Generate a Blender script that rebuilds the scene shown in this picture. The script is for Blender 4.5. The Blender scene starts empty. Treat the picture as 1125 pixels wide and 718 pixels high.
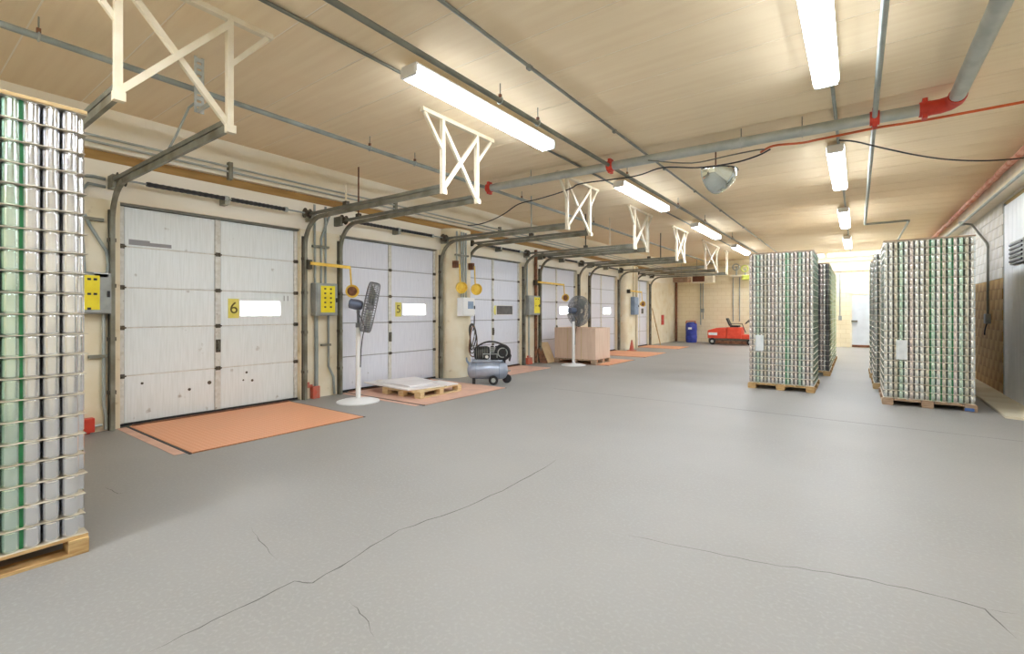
import bpy, math, random
from mathutils import Vector, Matrix
random.seed(7)
NW = 'first second third fourth fifth sixth seventh eighth ninth tenth eleventh twelfth thirteenth fourteenth fifteenth sixteenth seventeenth eighteenth nineteenth twentieth twenty-first twenty-second'.split()
PI = math.pi
S = bpy.context.scene
COL = S.collection

# ------------------------------------------------------------------ camera, world, exposure
CAMH = 1.55
cam_d = bpy.data.cameras.new('camera'); cam = bpy.data.objects.new('camera', cam_d); COL.objects.link(cam)
cam_d.sensor_width = 36.0; cam_d.lens = 36.0 * 520.0 / 1125.0
cam_d.shift_y = -16.0 / 1125.0
cam_d.clip_start = 0.05; cam_d.clip_end = 200
cam.location = (0, 0, CAMH); cam.rotation_euler = (PI / 2, 0, math.radians(36.086))
S.camera = cam
w = bpy.data.worlds.new('world'); S.world = w; w.use_nodes = True
w.node_tree.nodes['Background'].inputs[0].default_value = (.75, .85, 1, 1)
w.node_tree.nodes['Background'].inputs[1].default_value = 0.6
S.view_settings.view_transform = 'Standard'; S.view_settings.look = 'None'
S.view_settings.gamma = 1.0; S.view_settings.use_curve_mapping = False
S.view_settings.exposure = 1.3
LAMP = 21.0            # emission of the fluorescent diffusers
PANE = 3.0             # emission of the daylit door windows
S.cycles.max_bounces = 10; S.cycles.diffuse_bounces = 6; S.cycles.glossy_bounces = 4
S.cycles.sample_clamp_indirect = 6.0; S.cycles.caustics_reflective = False; S.cycles.caustics_refractive = False

# ------------------------------------------------------------------ materials
def lin(c):
    c = c / 255.0
    return c / 12.92 if c <= .04045 else ((c + .055) / 1.055) ** 2.4
def rgb(c): return (lin(c[0]), lin(c[1]), lin(c[2]), 1.0)
M = {}
def mat(name, c, rough=.6, metal=0.0, c2=None, scale=6.0, det=4.0, lo=.4, hi=.65, bump=0.0, bscale=40.0, stretch=(1, 1, 1), spec=.5, emit=None, estr=0.0, alpha=None, c3=None, s3=30.0, lo3=.6, hi3=.7):
    m = bpy.data.materials.new(name); m.use_nodes = True
    nt = m.node_tree; b = nt.nodes['Principled BSDF']; N = nt.nodes.new; L = nt.links.new
    b.inputs['Base Color'].default_value = rgb(c); b.inputs['Roughness'].default_value = rough
    b.inputs['Metallic'].default_value = metal; b.inputs['Specular IOR Level'].default_value = spec
    if c2 or bump:
        tc = N('ShaderNodeTexCoord'); mp = N('ShaderNodeMapping'); mp.inputs['Scale'].default_value = stretch
        L(tc.outputs['Object'], mp.inputs[0])
    if c2:
        n = N('ShaderNodeTexNoise'); n.inputs['Scale'].default_value = scale; n.inputs['Detail'].default_value = det
        L(mp.outputs[0], n.inputs['Vector'])
        r = N('ShaderNodeMapRange'); r.inputs[1].default_value = lo; r.inputs[2].default_value = hi
        L(n.outputs['Fac'], r.inputs[0])
        x = N('ShaderNodeMix'); x.data_type = 'RGBA'; x.inputs[6].default_value = rgb(c); x.inputs[7].default_value = rgb(c2)
        L(r.outputs[0], x.inputs[0]); out = x.outputs[2]
        if c3:
            n3 = N('ShaderNodeTexNoise'); n3.inputs['Scale'].default_value = s3; n3.inputs['Detail'].default_value = 3
            L(tc.outputs['Object'], n3.inputs['Vector'])
            r3 = N('ShaderNodeMapRange'); r3.inputs[1].default_value = lo3; r3.inputs[2].default_value = hi3
            L(n3.outputs['Fac'], r3.inputs[0])
            x3 = N('ShaderNodeMix'); x3.data_type = 'RGBA'; x3.inputs[7].default_value = rgb(c3)
            L(r3.outputs[0], x3.inputs[0]); L(out, x3.inputs[6]); out = x3.outputs[2]
        L(out, b.inputs['Base Color'])
    if bump:
        nb = N('ShaderNodeTexNoise'); nb.inputs['Scale'].default_value = bscale; nb.inputs['Detail'].default_value = 5
        L(mp.outputs[0], nb.inputs['Vector'])
        bp = N('ShaderNodeBump'); bp.inputs['Strength'].default_value = bump; bp.inputs['Distance'].default_value = .01
        L(nb.outputs['Fac'], bp.inputs['Height']); L(bp.outputs[0], b.inputs['Normal'])
    if emit:
        b.inputs['Emission Color'].default_value = rgb(emit); b.inputs['Emission Strength'].default_value = estr
    if alpha is not None: b.inputs['Alpha'].default_value = alpha
    M[name] = m
    return m

mat('concrete', (155, 153, 148), .5, c2=(146, 144, 139), scale=.6, det=9, lo=.34, hi=.72, bump=.03, bscale=30, c3=(160, 158, 153), s3=45, lo3=.5, hi3=.75, spec=.4)
mat('crackdark', (104, 102, 97), .9, c2=(84, 82, 77), scale=9)
mat('jointline', (132, 132, 128), .9, c2=(122, 122, 117), scale=3)
mat('ceil', (243, 224, 190), .75, c2=(238, 217, 182), scale=2.2, stretch=(.25, 5, 1), det=5, c3=(234, 212, 176), s3=.9, lo3=.55, hi3=.8)
mat('ceilback', (250, 240, 222), .8)
mat('cream', (240, 231, 206), .65, c2=(232, 219, 186), scale=2.5, det=6, c3=(196, 178, 138), s3=5, lo3=.66, hi3=.78)
mat('creampale', (244, 238, 222), .65, c2=(237, 227, 203), scale=1.6, det=5, stretch=(1, .4, 1))
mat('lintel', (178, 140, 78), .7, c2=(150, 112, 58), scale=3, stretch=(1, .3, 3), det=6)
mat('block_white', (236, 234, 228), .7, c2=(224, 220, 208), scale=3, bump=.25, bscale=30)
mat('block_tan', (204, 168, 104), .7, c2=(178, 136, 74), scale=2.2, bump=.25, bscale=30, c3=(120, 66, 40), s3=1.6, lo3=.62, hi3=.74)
mat('mortar', (190, 168, 124), .9, c2=(170, 146, 100), scale=4)
mat('doorsteel', (236, 242, 242), .5, c2=(228, 234, 233), scale=5, stretch=(1, 9, .5), det=5, c3=(170, 166, 156), s3=4.5, lo3=.68, hi3=.76)
mat('doorsteel_cool', (228, 231, 240), .5, c2=(220, 223, 233), scale=5, stretch=(1, 9, .5), det=5, c3=(178, 178, 180), s3=4.5, lo3=.7, hi3=.78)
mat('stile', (222, 222, 216), .55, c2=(206, 204, 194), scale=14, det=5, c3=(130, 118, 98), s3=26, lo3=.68, hi3=.76)
mat('darkseam', (92, 90, 82), .8, c2=(60, 58, 52), scale=20)
mat('hinge', (104, 98, 86), .5, .6, c2=(70, 62, 50), scale=30)
mat('track', (140, 140, 126), .5, .3, c2=(112, 107, 90), scale=4, det=5)
mat('trackdark', (84, 80, 66), .6, .3, c2=(60, 52, 38), scale=5)
mat('galv', (184, 189, 184), .42, .3, c2=(168, 174, 169), scale=5)
mat('pipegrey', (160, 168, 164), .5, .2, c2=(142, 149, 144), scale=4)
mat('pipedark', (126, 126, 114), .5, .2, c2=(108, 108, 97), scale=4)
mat('whitemetal', (232, 222, 198), .45, c2=(224, 212, 184), scale=6)
mat('whiteplain', (238, 238, 236), .4)
mat('lamp', (255, 255, 250), .4, emit=(236, 244, 255), estr=LAMP)
mat('lampside', (255, 255, 252), .4, emit=(240, 247, 255), estr=2.2)
mat('pane', (255, 255, 255), .3, emit=(240, 247, 255), estr=PANE)
mat('panegrey', (120, 116, 112), .2, c2=(104, 100, 98), scale=6)
mat('red', (212, 68, 48), .5, c2=(190, 54, 38), scale=8)
mat('redfade', (206, 96, 74), .6, c2=(190, 120, 100), scale=9)
mat('pinkpipe', (226, 176, 156), .6, c2=(206, 128, 104), scale=6, stretch=(1, 1, 1))
mat('orange', (230, 164, 122), .6, c2=(234, 174, 134), scale=3, det=5, c3=(206, 124, 82), s3=6, lo3=.6, hi3=.75)
mat('orangefade', (222, 180, 156), .65, c2=(208, 168, 148), scale=4, det=5)
mat('orangecord', (226, 110, 56), .5, c2=(206, 96, 48), scale=4)
mat('yellow', (244, 226, 44), .5, c2=(236, 214, 36), scale=8)
mat('yellowarm', (242, 206, 84), .5, c2=(228, 184, 66), scale=10)
mat('boxgrey', (160, 164, 160), .5, c2=(142, 146, 142), scale=6)
mat('boxblue', (142, 162, 186), .5, c2=(122, 142, 166), scale=6)
mat('black', (24, 24, 24), .6)
mat('softblack', (46, 46, 48), .5, c2=(30, 30, 32), scale=10)
mat('rubber', (38, 38, 40), .8)
mat('can', (230, 231, 234), .16, .9, c2=(222, 223, 227), scale=4)
mat('can_far', (238, 241, 238), .2, .84, c2=(228, 232, 228), scale=4)
mat('can_greenglint', (212, 230, 220), .18, .9, c2=(196, 222, 208), scale=4)  # silver cans tinted to paint in a green reflection near the strap
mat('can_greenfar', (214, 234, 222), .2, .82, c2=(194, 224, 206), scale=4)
mat('can_pink', (236, 228, 225), .2, .84, c2=(226, 218, 214), scale=4)
mat('can_olive', (216, 213, 200), .22, .84, c2=(204, 200, 186), scale=4)
mat('can_gapshade', (132, 132, 130), .3, .9, c2=(112, 112, 112), scale=4)  # can metal darkened to paint the shade of gaps between columns
mat('sheet', (216, 206, 186), .8, c2=(202, 190, 166), scale=8)
mat('frametop', (214, 186, 136), .7, c2=(200, 168, 116), scale=4, stretch=(1, 1, 6))
mat('wood', (206, 174, 122), .75, c2=(178, 140, 88), scale=4, stretch=(1.5, 1.5, 12), det=6)
mat('woodpale', (224, 200, 156), .75, c2=(204, 174, 126), scale=4, stretch=(1.5, 1.5, 12), det=6)
mat('woodgrey', (186, 160, 134), .8, c2=(158, 130, 104), scale=4, stretch=(1.5, 1.5, 12))
mat('strapgreen', (34, 132, 72), .35, c2=(48, 148, 88), scale=5)
mat('card', (226, 200, 178), .8, c2=(218, 190, 166), scale=3, stretch=(6, 6, .5))
mat('cardtan', (218, 192, 152), .8, c2=(206, 178, 136), scale=3)
mat('sheetwhite', (238, 234, 232), .5, c2=(226, 220, 218), scale=3)
mat('fangrey', (140, 142, 146), .4, .4, c2=(120, 122, 128), scale=12)
mat('fanblue', (108, 118, 140), .4, .3)
mat('tankgrey', (172, 182, 198), .32, .25, c2=(156, 166, 184), scale=5)
mat('bluebin', (60, 76, 178), .45, c2=(46, 60, 150), scale=5)
mat('mirrorglass', (206, 212, 206), .06, 1.0)
mat('bracketbrown', (138, 92, 62), .7, c2=(98, 60, 40), scale=12)
mat('louvre', (120, 70, 44), .6, c2=(92, 50, 30), scale=8)
mat('padcream', (232, 224, 200), .7, c2=(218, 206, 176), scale=1.6, det=6)
mat('enddoor', (214, 222, 230), .5, c2=(204, 212, 220), scale=3)
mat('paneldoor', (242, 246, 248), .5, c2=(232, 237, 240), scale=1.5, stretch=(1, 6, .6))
mat('paper', (236, 240, 240), .6, c2=(222, 228, 228), scale=9)
mat('numdark', (96, 84, 24), .6)
mat('greymark', (150, 150, 152), .7)
mat('plateyellow', (232, 222, 120), .6, c2=(222, 208, 92), scale=10)
mat('sweeperred', (232, 84, 58), .45, c2=(222, 72, 48), scale=6)
mat('bluetape', (74, 108, 168), .5)
mat('greenyellow', (206, 214, 96), .5)

# end wall: painted block courses too far away to build one by one
def blockmat(name, c, c2, cm):
    m = bpy.data.materials.new(name); m.use_nodes = True; nt = m.node_tree; N = nt.nodes.new; L = nt.links.new
    b = nt.nodes['Principled BSDF']; b.inputs['Roughness'].default_value = .7
    tc = N('ShaderNodeTexCoord'); sx = N('ShaderNodeSeparateXYZ'); cx = N('ShaderNodeCombineXYZ')
    L(tc.outputs['Object'], sx.inputs[0]); L(sx.outputs[0], cx.inputs[0]); L(sx.outputs[2], cx.inputs[1])
    br = N('ShaderNodeTexBrick'); br.inputs['Scale'].default_value = 1.0; br.inputs['Brick Width'].default_value = .4; br.inputs['Row Height'].default_value = .2
    br.inputs['Mortar Size'].default_value = .008; br.inputs['Color1'].default_value = rgb(c); br.inputs['Color2'].default_value = rgb(c2); br.inputs['Mortar'].default_value = rgb(cm)
    L(cx.outputs[0], br.inputs['Vector']); L(br.outputs['Color'], b.inputs['Base Color'])
    bp = N('ShaderNodeBump'); bp.inputs['Strength'].default_value = .4; bp.inputs['Distance'].default_value = .01; bp.invert = True
    L(br.outputs['Fac'], bp.inputs['Height']); L(bp.outputs[0], b.inputs['Normal'])
    M[name] = m
blockmat('blockfar', (242, 230, 198), (238, 225, 190), (224, 208, 168))

# orange chequer plate
def treadmat():
    m = bpy.data.materials.new('tread'); m.use_nodes = True; nt = m.node_tree; N = nt.nodes.new; L = nt.links.new
    b = nt.nodes['Principled BSDF']; b.inputs['Roughness'].default_value = .55
    tc = N('ShaderNodeTexCoord'); mp = N('ShaderNodeMapping'); mp.inputs['Rotation'].default_value = (0, 0, PI / 4); mp.inputs['Scale'].default_value = (24, 24, 24)
    L(tc.outputs['Object'], mp.inputs[0])
    ck = N('ShaderNodeTexChecker'); ck.inputs['Scale'].default_value = 1.0; ck.inputs['Color1'].default_value = rgb((226, 158, 116)); ck.inputs['Color2'].default_value = rgb((234, 172, 132))
    L(mp.outputs[0], ck.inputs['Vector'])
    n = N('ShaderNodeTexNoise'); n.inputs['Scale'].default_value = 2.2; n.inputs['Detail'].default_value = 6; L(tc.outputs['Object'], n.inputs['Vector'])
    r = N('ShaderNodeMapRange'); r.inputs[1].default_value = .45; r.inputs[2].default_value = .7; r.inputs[4].default_value = .55; L(n.outputs['Fac'], r.inputs[0])
    x = N('ShaderNodeMix'); x.data_type = 'RGBA'; L(r.outputs[0], x.inputs[0]); L(ck.outputs['Color'], x.inputs[6]); x.inputs[7].default_value = rgb((224, 164, 124))
    L(x.outputs[2], b.inputs['Base Color'])
    bp = N('ShaderNodeBump'); bp.inputs['Strength'].default_value = .3; bp.inputs['Distance'].default_value = .004
    L(ck.outputs['Fac'], bp.inputs['Height']); L(bp.outputs[0], b.inputs['Normal'])
    M['tread'] = m
treadmat()

# ------------------------------------------------------------------ mesh helpers
def V(*a): return Vector(a)
class MB:
    def __init__(s): s.v = []; s.f = []; s.m = []; s.cur = 0
    def add(s, vs, fs):
        o = len(s.v); s.v += [tuple(p) for p in vs]
        for f in fs: s.f.append([i + o for i in f]); s.m.append(s.cur)
        return s
    def box(s, a, b, T=None):
        x0, y0, z0 = [min(a[i], b[i]) for i in range(3)]; x1, y1, z1 = [max(a[i], b[i]) for i in range(3)]
        vs = [V(x0, y0, z0), V(x1, y0, z0), V(x1, y1, z0), V(x0, y1, z0), V(x0, y0, z1), V(x1, y0, z1), V(x1, y1, z1), V(x0, y1, z1)]
        if T: vs = [T @ p for p in vs]
        return s.add(vs, [(0, 3, 2, 1), (4, 5, 6, 7), (0, 1, 5, 4), (1, 2, 6, 5), (2, 3, 7, 6), (3, 0, 4, 7)])
    def cb(s, c, d, T=None):
        return s.box([c[i] - d[i] / 2 for i in range(3)], [c[i] + d[i] / 2 for i in range(3)], T)
    def ring_sweep(s, rings, cap=True, closed=False):
        n = len(rings[0]); vs = [p for r in rings for p in r]; fs = []
        R = len(rings)
        for k in range(R if closed else R - 1):
            a, b = k * n, ((k + 1) % R) * n
            for i in range(n): j = (i + 1) % n; fs.append((a + i, a + j, b + j, b + i))
        if cap and not closed:
            fs.append(tuple(range(n - 1, -1, -1))); fs.append(tuple((R - 1) * n + i for i in range(n)))
        return s.add(vs, fs)
    def sweep(s, path, prof, up=(0, 0, 1), cap=True, closed=False):
        """prof: list of (side, up) offsets"""
        path = [Vector(p) for p in path]; rings = []; n = len(path); up = Vector(up)
        for i, p in enumerate(path):
            if closed: t0 = (p - path[i - 1]).normalized(); t1 = (path[(i + 1) % n] - p).normalized()
            else:
                t0 = (p - path[i - 1]).normalized() if i > 0 else (path[1] - p).normalized()
                t1 = (path[i + 1] - p).normalized() if i < n - 1 else t0
            t = (t0 + t1)
            t = t.normalized() if t.length > 1e-6 else t0
            u = up
            if abs(t.dot(u)) > .97: u = Vector((1, 0, 0)) if abs(t.x) < .9 else Vector((0, 1, 0))
            sd = t.cross(u).normalized(); uu = sd.cross(t).normalized()
            k = 1.0 / max(.5, t.dot(t1))
            rings.append([p + sd * a * (k if len(prof) <= 4 else 1) + uu * b for a, b in prof])
        return s.ring_sweep(rings, cap, closed)
    def bar(s, a, b, wd, ht, up=(0, 0, 1)):
        return s.sweep([a, b], [(-wd / 2, -ht / 2), (wd / 2, -ht / 2), (wd / 2, ht / 2), (-wd / 2, ht / 2)], up)
    def tube(s, path, r, n=8, closed=False):
        path = [Vector(p) for p in path]; rings = []; m = len(path); prev = None
        for i, p in enumerate(path):
            if closed: t = (path[(i + 1) % m] - path[i - 1]).normalized()
            elif i == 0: t = (path[1] - p).normalized()
            elif i == m - 1: t = (p - path[i - 1]).normalized()
            else: t = ((p - path[i - 1]).normalized() + (path[i + 1] - p).normalized()).normalized()
            if prev is None:
                q = Vector((0, 0, 1)) if abs(t.z) < .9 else Vector((1, 0, 0)); nn = t.cross(q).normalized()
            else:
                nn = (prev - t * prev.dot(t)).normalized()
            prev = nn; bb = t.cross(nn)
            rr = r[i] if isinstance(r, (list, tuple)) else r
            rings.append([p + (nn * math.cos(2 * PI * k / n) + bb * math.sin(2 * PI * k / n)) * rr for k in range(n)])
        return s.ring_sweep(rings, True, closed)
    def lathe(s, prof, n=16, T=None, cap=True):
        rings = [[V(r * math.cos(2 * PI * k / n), r * math.sin(2 * PI * k / n), z) for k in range(n)] for r, z in prof]
        if T: rings = [[T @ p for p in r] for r in rings]
        return s.ring_sweep(rings, cap)
    def torus(s, c, axis, R, r, n=24, k=5):
        axis = Vector(axis).normalized(); q = Vector((0, 0, 1)) if abs(axis.z) < .9 else Vector((1, 0, 0))
        a = axis.cross(q).normalized(); b = axis.cross(a); c = Vector(c)
        return s.tube([c + (a * math.cos(2 * PI * i / n) + b * math.sin(2 * PI * i / n)) * R for i in range(n)], r, k, True)
    def poly(s, pts, z0, z1):
        n = len(pts); vs = [V(p[0], p[1], z0) for p in pts] + [V(p[0], p[1], z1) for p in pts]
        return s.add(vs, [tuple(range(n - 1, -1, -1)), tuple(range(n, 2 * n))] + [(i, (i + 1) % n, n + (i + 1) % n, n + i) for i in range(n)])
    def mesh(s, name, mats, smooth=False):
        me = bpy.data.meshes.new(name); me.from_pydata(s.v, [], s.f)
        for m in (mats if isinstance(mats, (list, tuple)) else [mats]): me.materials.append(M[m])
        if max(s.m, default=0) > 0: me.polygons.foreach_set('material_index', s.m)
        if smooth:
            me.polygons.foreach_set('use_smooth', [True] * len(me.polygons)); me.set_sharp_from_angle(angle=math.radians(40))
        me.update()
        return me
    def build(s, name, mats, parent=None, smooth=False, bevel=0.0, loc=None):
        o = bpy.data.objects.new(name, s.mesh(name, mats, smooth)); COL.objects.link(o)
        if parent: o.parent = parent
        if loc: o.location = loc
        if bevel:
            b = o.modifiers.new('bevel', 'BEVEL'); b.width = bevel; b.segments = 2; b.limit_method = 'ANGLE'
        return o
def tag(o, label=None, cat=None, group=None, kind=None):
    if label: o['label'] = label
    if cat: o['category'] = cat
    if group: o['group'] = group
    if kind: o['kind'] = kind
    return o
def thing(name, label, cat, loc=(0, 0, 0), rz=0.0, group=None, kind=None):
    o = bpy.data.objects.new(name, None); COL.objects.link(o); o.location = loc; o.rotation_euler = (0, 0, rz); o.empty_display_size = .1
    return tag(o, label, cat, group, kind)
def inst(src, loc, parent=None, rz=None):
    o = src.copy(); COL.objects.link(o); o.location = loc
    if rz is not None: o.rotation_euler = (0, 0, rz)
    o.parent = parent
    return o
def mob(name, me, loc, parent=None, rz=0.0):
    o = bpy.data.objects.new(name, me); COL.objects.link(o); o.location = loc; o.rotation_euler = (0, 0, rz); o.parent = parent
    return o
def text(name, body, size, T, m, parent, ext=.002):
    c = bpy.data.curves.new(name, 'FONT'); c.body = body; c.size = size; c.align_x = 'CENTER'; c.align_y = 'CENTER'; c.extrude = ext
    c.materials.append(M[m]); o = bpy.data.objects.new(name, c); COL.objects.link(o); o.parent = parent; o.matrix_local = T
    return o
def arc(p0, c, p1, n=8):
    """quadratic bend from p0 through control c to p1"""
    p0, c, p1 = Vector(p0), Vector(c), Vector(p1)
    return [(p0 * (1 - t) ** 2 + c * 2 * t * (1 - t) + p1 * t * t) for t in [i / n for i in range(n + 1)]]

# pixel -> world helpers used only while measuring the room out of the photograph (focal 520 px, horizon row 343)
_th = math.radians(36.086); _c, _s = math.cos(_th), math.sin(_th)
def onz(u, v, z):
    x = (u - 562.5) / 520; zz = -(v - 343) / 520; t = (z - CAMH) / zz
    return Vector(((x * _c - _s) * t, (x * _s + _c) * t, z))

# ------------------------------------------------------------------ room shell
WX = -7.97; RX = 2.22; EY = 25.9; BY = -8.0; CZ = 4.2
fl = MB().box((-8.4, BY - .2, -.2), (2.7, EY + .3, 0)).build('floor', 'concrete')
tag(fl, 'worn smooth grey concrete warehouse floor', None, None, 'structure')
def crack(px, wd):
    pts = [onz(u, v, 0) for u, v in px]; out = []
    for a, b in zip(pts, pts[1:]):
        for k in range(4):
            t = k / 4; p = a.lerp(b, t); d = (b - a).normalized(); nn = V(-d.y, d.x, 0)
            out.append(p + nn * random.uniform(-.018, .018) * (b - a).length ** .5 * (1 if k else 0))
    out.append(pts[-1])
    mb = MB(); L = []; R = []
    for i, p in enumerate(out):
        a = out[max(0, i - 1)]; b = out[min(len(out) - 1, i + 1)]; d = (b - a).normalized(); nn = V(-d.y, d.x, 0)
        ww = wd * random.uniform(.4, 1.2) * min(1, (i + .3) / 3, (len(out) - i - .7) / 3)
        L.append(p + nn * ww); R.append(p - nn * ww)
    n = len(out); vs = [V(p.x, p.y, .0006) for p in L] + [V(p.x, p.y, .0006) for p in R]
    mb.add(vs, [(i, i + 1, n + i + 1, n + i) for i in range(n - 1)])
    return mb.build('crack', 'crackdark', fl)
crack([(164, 716), (234, 681), (323.5, 638), (343.5, 640), (398, 606.6), (438, 582), (498, 562), (552, 539), (590, 518), (612, 504)], .0045)
crack([(690, 588), (781, 606), (841, 618.5), (911, 628.5), (997, 646), (1082, 668.7), (1117, 701)], .004)
crack([(1082, 668.7), (1119, 674)], .003)
crack([(276, 579), (290, 598), (304, 614)], .002)
crack([(383, 659), (401, 678), (411, 699)], .0022)
crack([(115, 535), (130, 542), (140, 541)], .003)
for (x0, y0, x1, y1) in ((-5.0, 8.3, 2.2, 8.2),):
    MB().bar((x0, y0, .0006), (x1, y1, .0006), .012, .0008).build('control_joint', 'jointline', fl)

ce = thing('ceiling', 'tan painted ceiling of wide boards with pale joints', None, (0, 0, 0), kind='structure')
MB().box((-8.4, BY - .2, CZ + .004), (2.7, EY + .3, CZ + .12)).build('ceiling_backing', 'ceilback', ce)
pitch = .7225; y = 3.07 - pitch * 15
bm_ = MB().box((-8.0, -.354, 0), (2.3, .354, .035)).mesh('ceiling_board', 'ceil')
while y < EY:
    mob('ceiling_board', bm_, (0, y + pitch / 2, CZ), ce); y += pitch

# door openings along the loading wall (Y from, Y to)
DOORS = {6: (2.03, 4.57), 5: (5.36, 7.98), 4: (8.98, 11.42), 3: (12.36, 14.84), 2: (15.72, 18.28), 1: (20.12, 21.95)}
DT = 3.03
wl = thing('wall_left', 'cream painted loading wall pierced by a row of dock doors', None, (0, 0, 0), kind='structure')
edges = [BY] + [e for n in (6, 5, 4, 3, 2, 1) for e in DOORS[n]] + [EY]
for i in range(0, len(edges), 2):
    MB().box((WX - .35, edges[i], 0), (WX, edges[i + 1], DT + .001)).build('pier', 'cream', wl)
MB().box((WX - .35, BY, DT), (WX, EY, 3.53)).build('header', 'creampale', wl)
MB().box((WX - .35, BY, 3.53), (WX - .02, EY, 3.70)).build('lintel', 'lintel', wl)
MB().box((WX - .35, BY, 3.66), (WX + .08, EY, CZ + .02)).build('upper_wall', 'creampale', wl)
MB().box((WX - .4, BY, -.1), (WX - .36, EY, DT)).build('outer_wall', 'cream', wl)
wr = thing('wall_right', 'block side wall, white above and tan below', None, (0, 0, 0), kind='structure')
MB().box((RX + .012, BY, 0), (RX + .3, EY, CZ + .02)).build('wall_core', 'mortar', wr)
MB().box((RX, BY, 0), (RX + .02, 9.4, CZ)).build('plain_wall', 'creampale', wr)
MB().box((RX, 17.4, 0), (RX + .02, EY, CZ)).build('plain_wall', 'cream', wr)
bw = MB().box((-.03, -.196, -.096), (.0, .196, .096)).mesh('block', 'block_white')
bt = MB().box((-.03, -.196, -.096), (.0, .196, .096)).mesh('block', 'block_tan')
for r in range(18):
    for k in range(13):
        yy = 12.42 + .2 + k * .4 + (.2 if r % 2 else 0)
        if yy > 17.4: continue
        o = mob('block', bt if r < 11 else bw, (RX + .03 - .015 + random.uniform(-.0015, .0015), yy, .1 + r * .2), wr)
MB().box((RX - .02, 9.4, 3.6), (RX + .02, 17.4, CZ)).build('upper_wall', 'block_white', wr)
we = MB().box((-8.4, EY, 0), (2.7, EY + .25, CZ + .02)).build('wall_end', 'blockfar'); tag(we, 'cream painted block wall at the far end', None, None, 'structure')
wb = MB().box((-8.4, BY - .25, 0), (2.7, BY, CZ + .02)).build('wall_back', 'cream'); tag(wb, 'cream painted wall behind the viewer', None, None, 'structure')

# rounded cream pillars between the doors
def pillar(y0, y1, depth, label, zt=3.53):
    n = 10; pts = [(WX - .05, y0), (WX - .05, y1)]
    r = min(depth * .9, (y1 - y0) * .42)
    pts = [(WX - .05, y0)] + [(WX + depth - r + r * math.sin(t), y0 + r - r * math.cos(t)) for t in [PI / 2 * i / n for i in range(n + 1)]]
    pts += [(WX + depth - r + r * math.cos(t), y1 - r + r * math.sin(t)) for t in [PI / 2 * i / n for i in range(n + 1)]] + [(WX - .05, y1)]
    o = MB().poly(pts, 0, zt).build('pillar', 'cream', None, True)
    return tag(o, label, None, None, 'structure')
pillar(7.98 + .1, 8.93, .36, 'rounded cream pillar beside the air compressor')
pillar(18.45, 19.95, .3, 'broad cream pillar beside the traffic cone')

# right-hand wall fittings
o = MB().poly([(1.76, 9.86), (RX, 9.7), (RX, 25.8), (1.86, 25.8)], 0, .035).build('curb', 'padcream'); tag(o, 'low cream painted curb along the foot of the tan block wall', 'curb', None, 'structure')
d = thing('door_8', 'tall pale grey ribbed steel door in the side wall', None, (RX, 10.6, 0), kind='structure')
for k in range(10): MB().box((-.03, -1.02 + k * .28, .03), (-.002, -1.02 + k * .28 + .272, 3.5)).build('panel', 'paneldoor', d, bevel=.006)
MB().box((-.034, 1.79, 0), (-.001, 1.82, 3.55)).build('door_frame', 'pipegrey', d)
v = thing('wall_vent', 'dark louvred vent set high in the grey ribbed door', 'vent', (RX - .03, 11.3, 2.56))
MB().box((-.05, -.42, -.19), (-.005, .42, .19)).build('frame', 'boxgrey', v, bevel=.005)
for k in range(5): MB().bar((-.055, -.38, -.14 + k * .07), (-.055, .38, -.14 + k * .07), .03, .03).build('slat', 'softblack', v)
o = MB().box((RX - .22, 9.0, 3.62), (RX - .021, 25.8, 3.74)).build('trim_1', 'whitemetal', None, bevel=.01); tag(o, 'white painted ledge beam along the right wall', None, None, 'structure')
path = [(RX - .11 + random.uniform(-.012, .012), 9 + k * .4, 4.09 + random.uniform(-.014, .014)) for k in range(42)]
o = MB().tube(path, .055, 8).build('wall_pipe', 'pinkpipe', None, True); tag(o, 'faded red wrapped pipe running along the top of the right wall', 'pipe')
o = MB().tube([(RX - .26, 9, 3.6), (RX - .26, 25.7, 3.6)], .022, 8).build('conduit', 'pipegrey', None, True); tag(o, 'straight grey conduit under the white ledge of the right wall', 'conduit')
t = thing('switch_drop', 'dark bent conduit dropping to a small switch on tan block wall', 'conduit', (RX, 13.6, 0))
MB().tube([(-.24, 1.5, 3.62), (-.10, 1.3, 3.55), (-.05, .1, 2.98), (-.05, .0, 2.9), (-.05, 0, 1.5)], .022, 8).build('conduit', 'pipedark', t, True)
MB().cb((-.055, 0, 1.42), (.09, .16, .2)).build('switch_box', 'boxgrey', t, bevel=.01)
MB().tube(arc((-.06, -.02, 1.34), (-.07, .2, 1.2), (-.05, .3, 1.08)), .012, 6).build('cable', 'softblack', t, True)
MB().cb((-.24, 1.52, 3.62), (.1, .1, .1)).build('junction_box', 'galv', t, bevel=.008)

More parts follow.
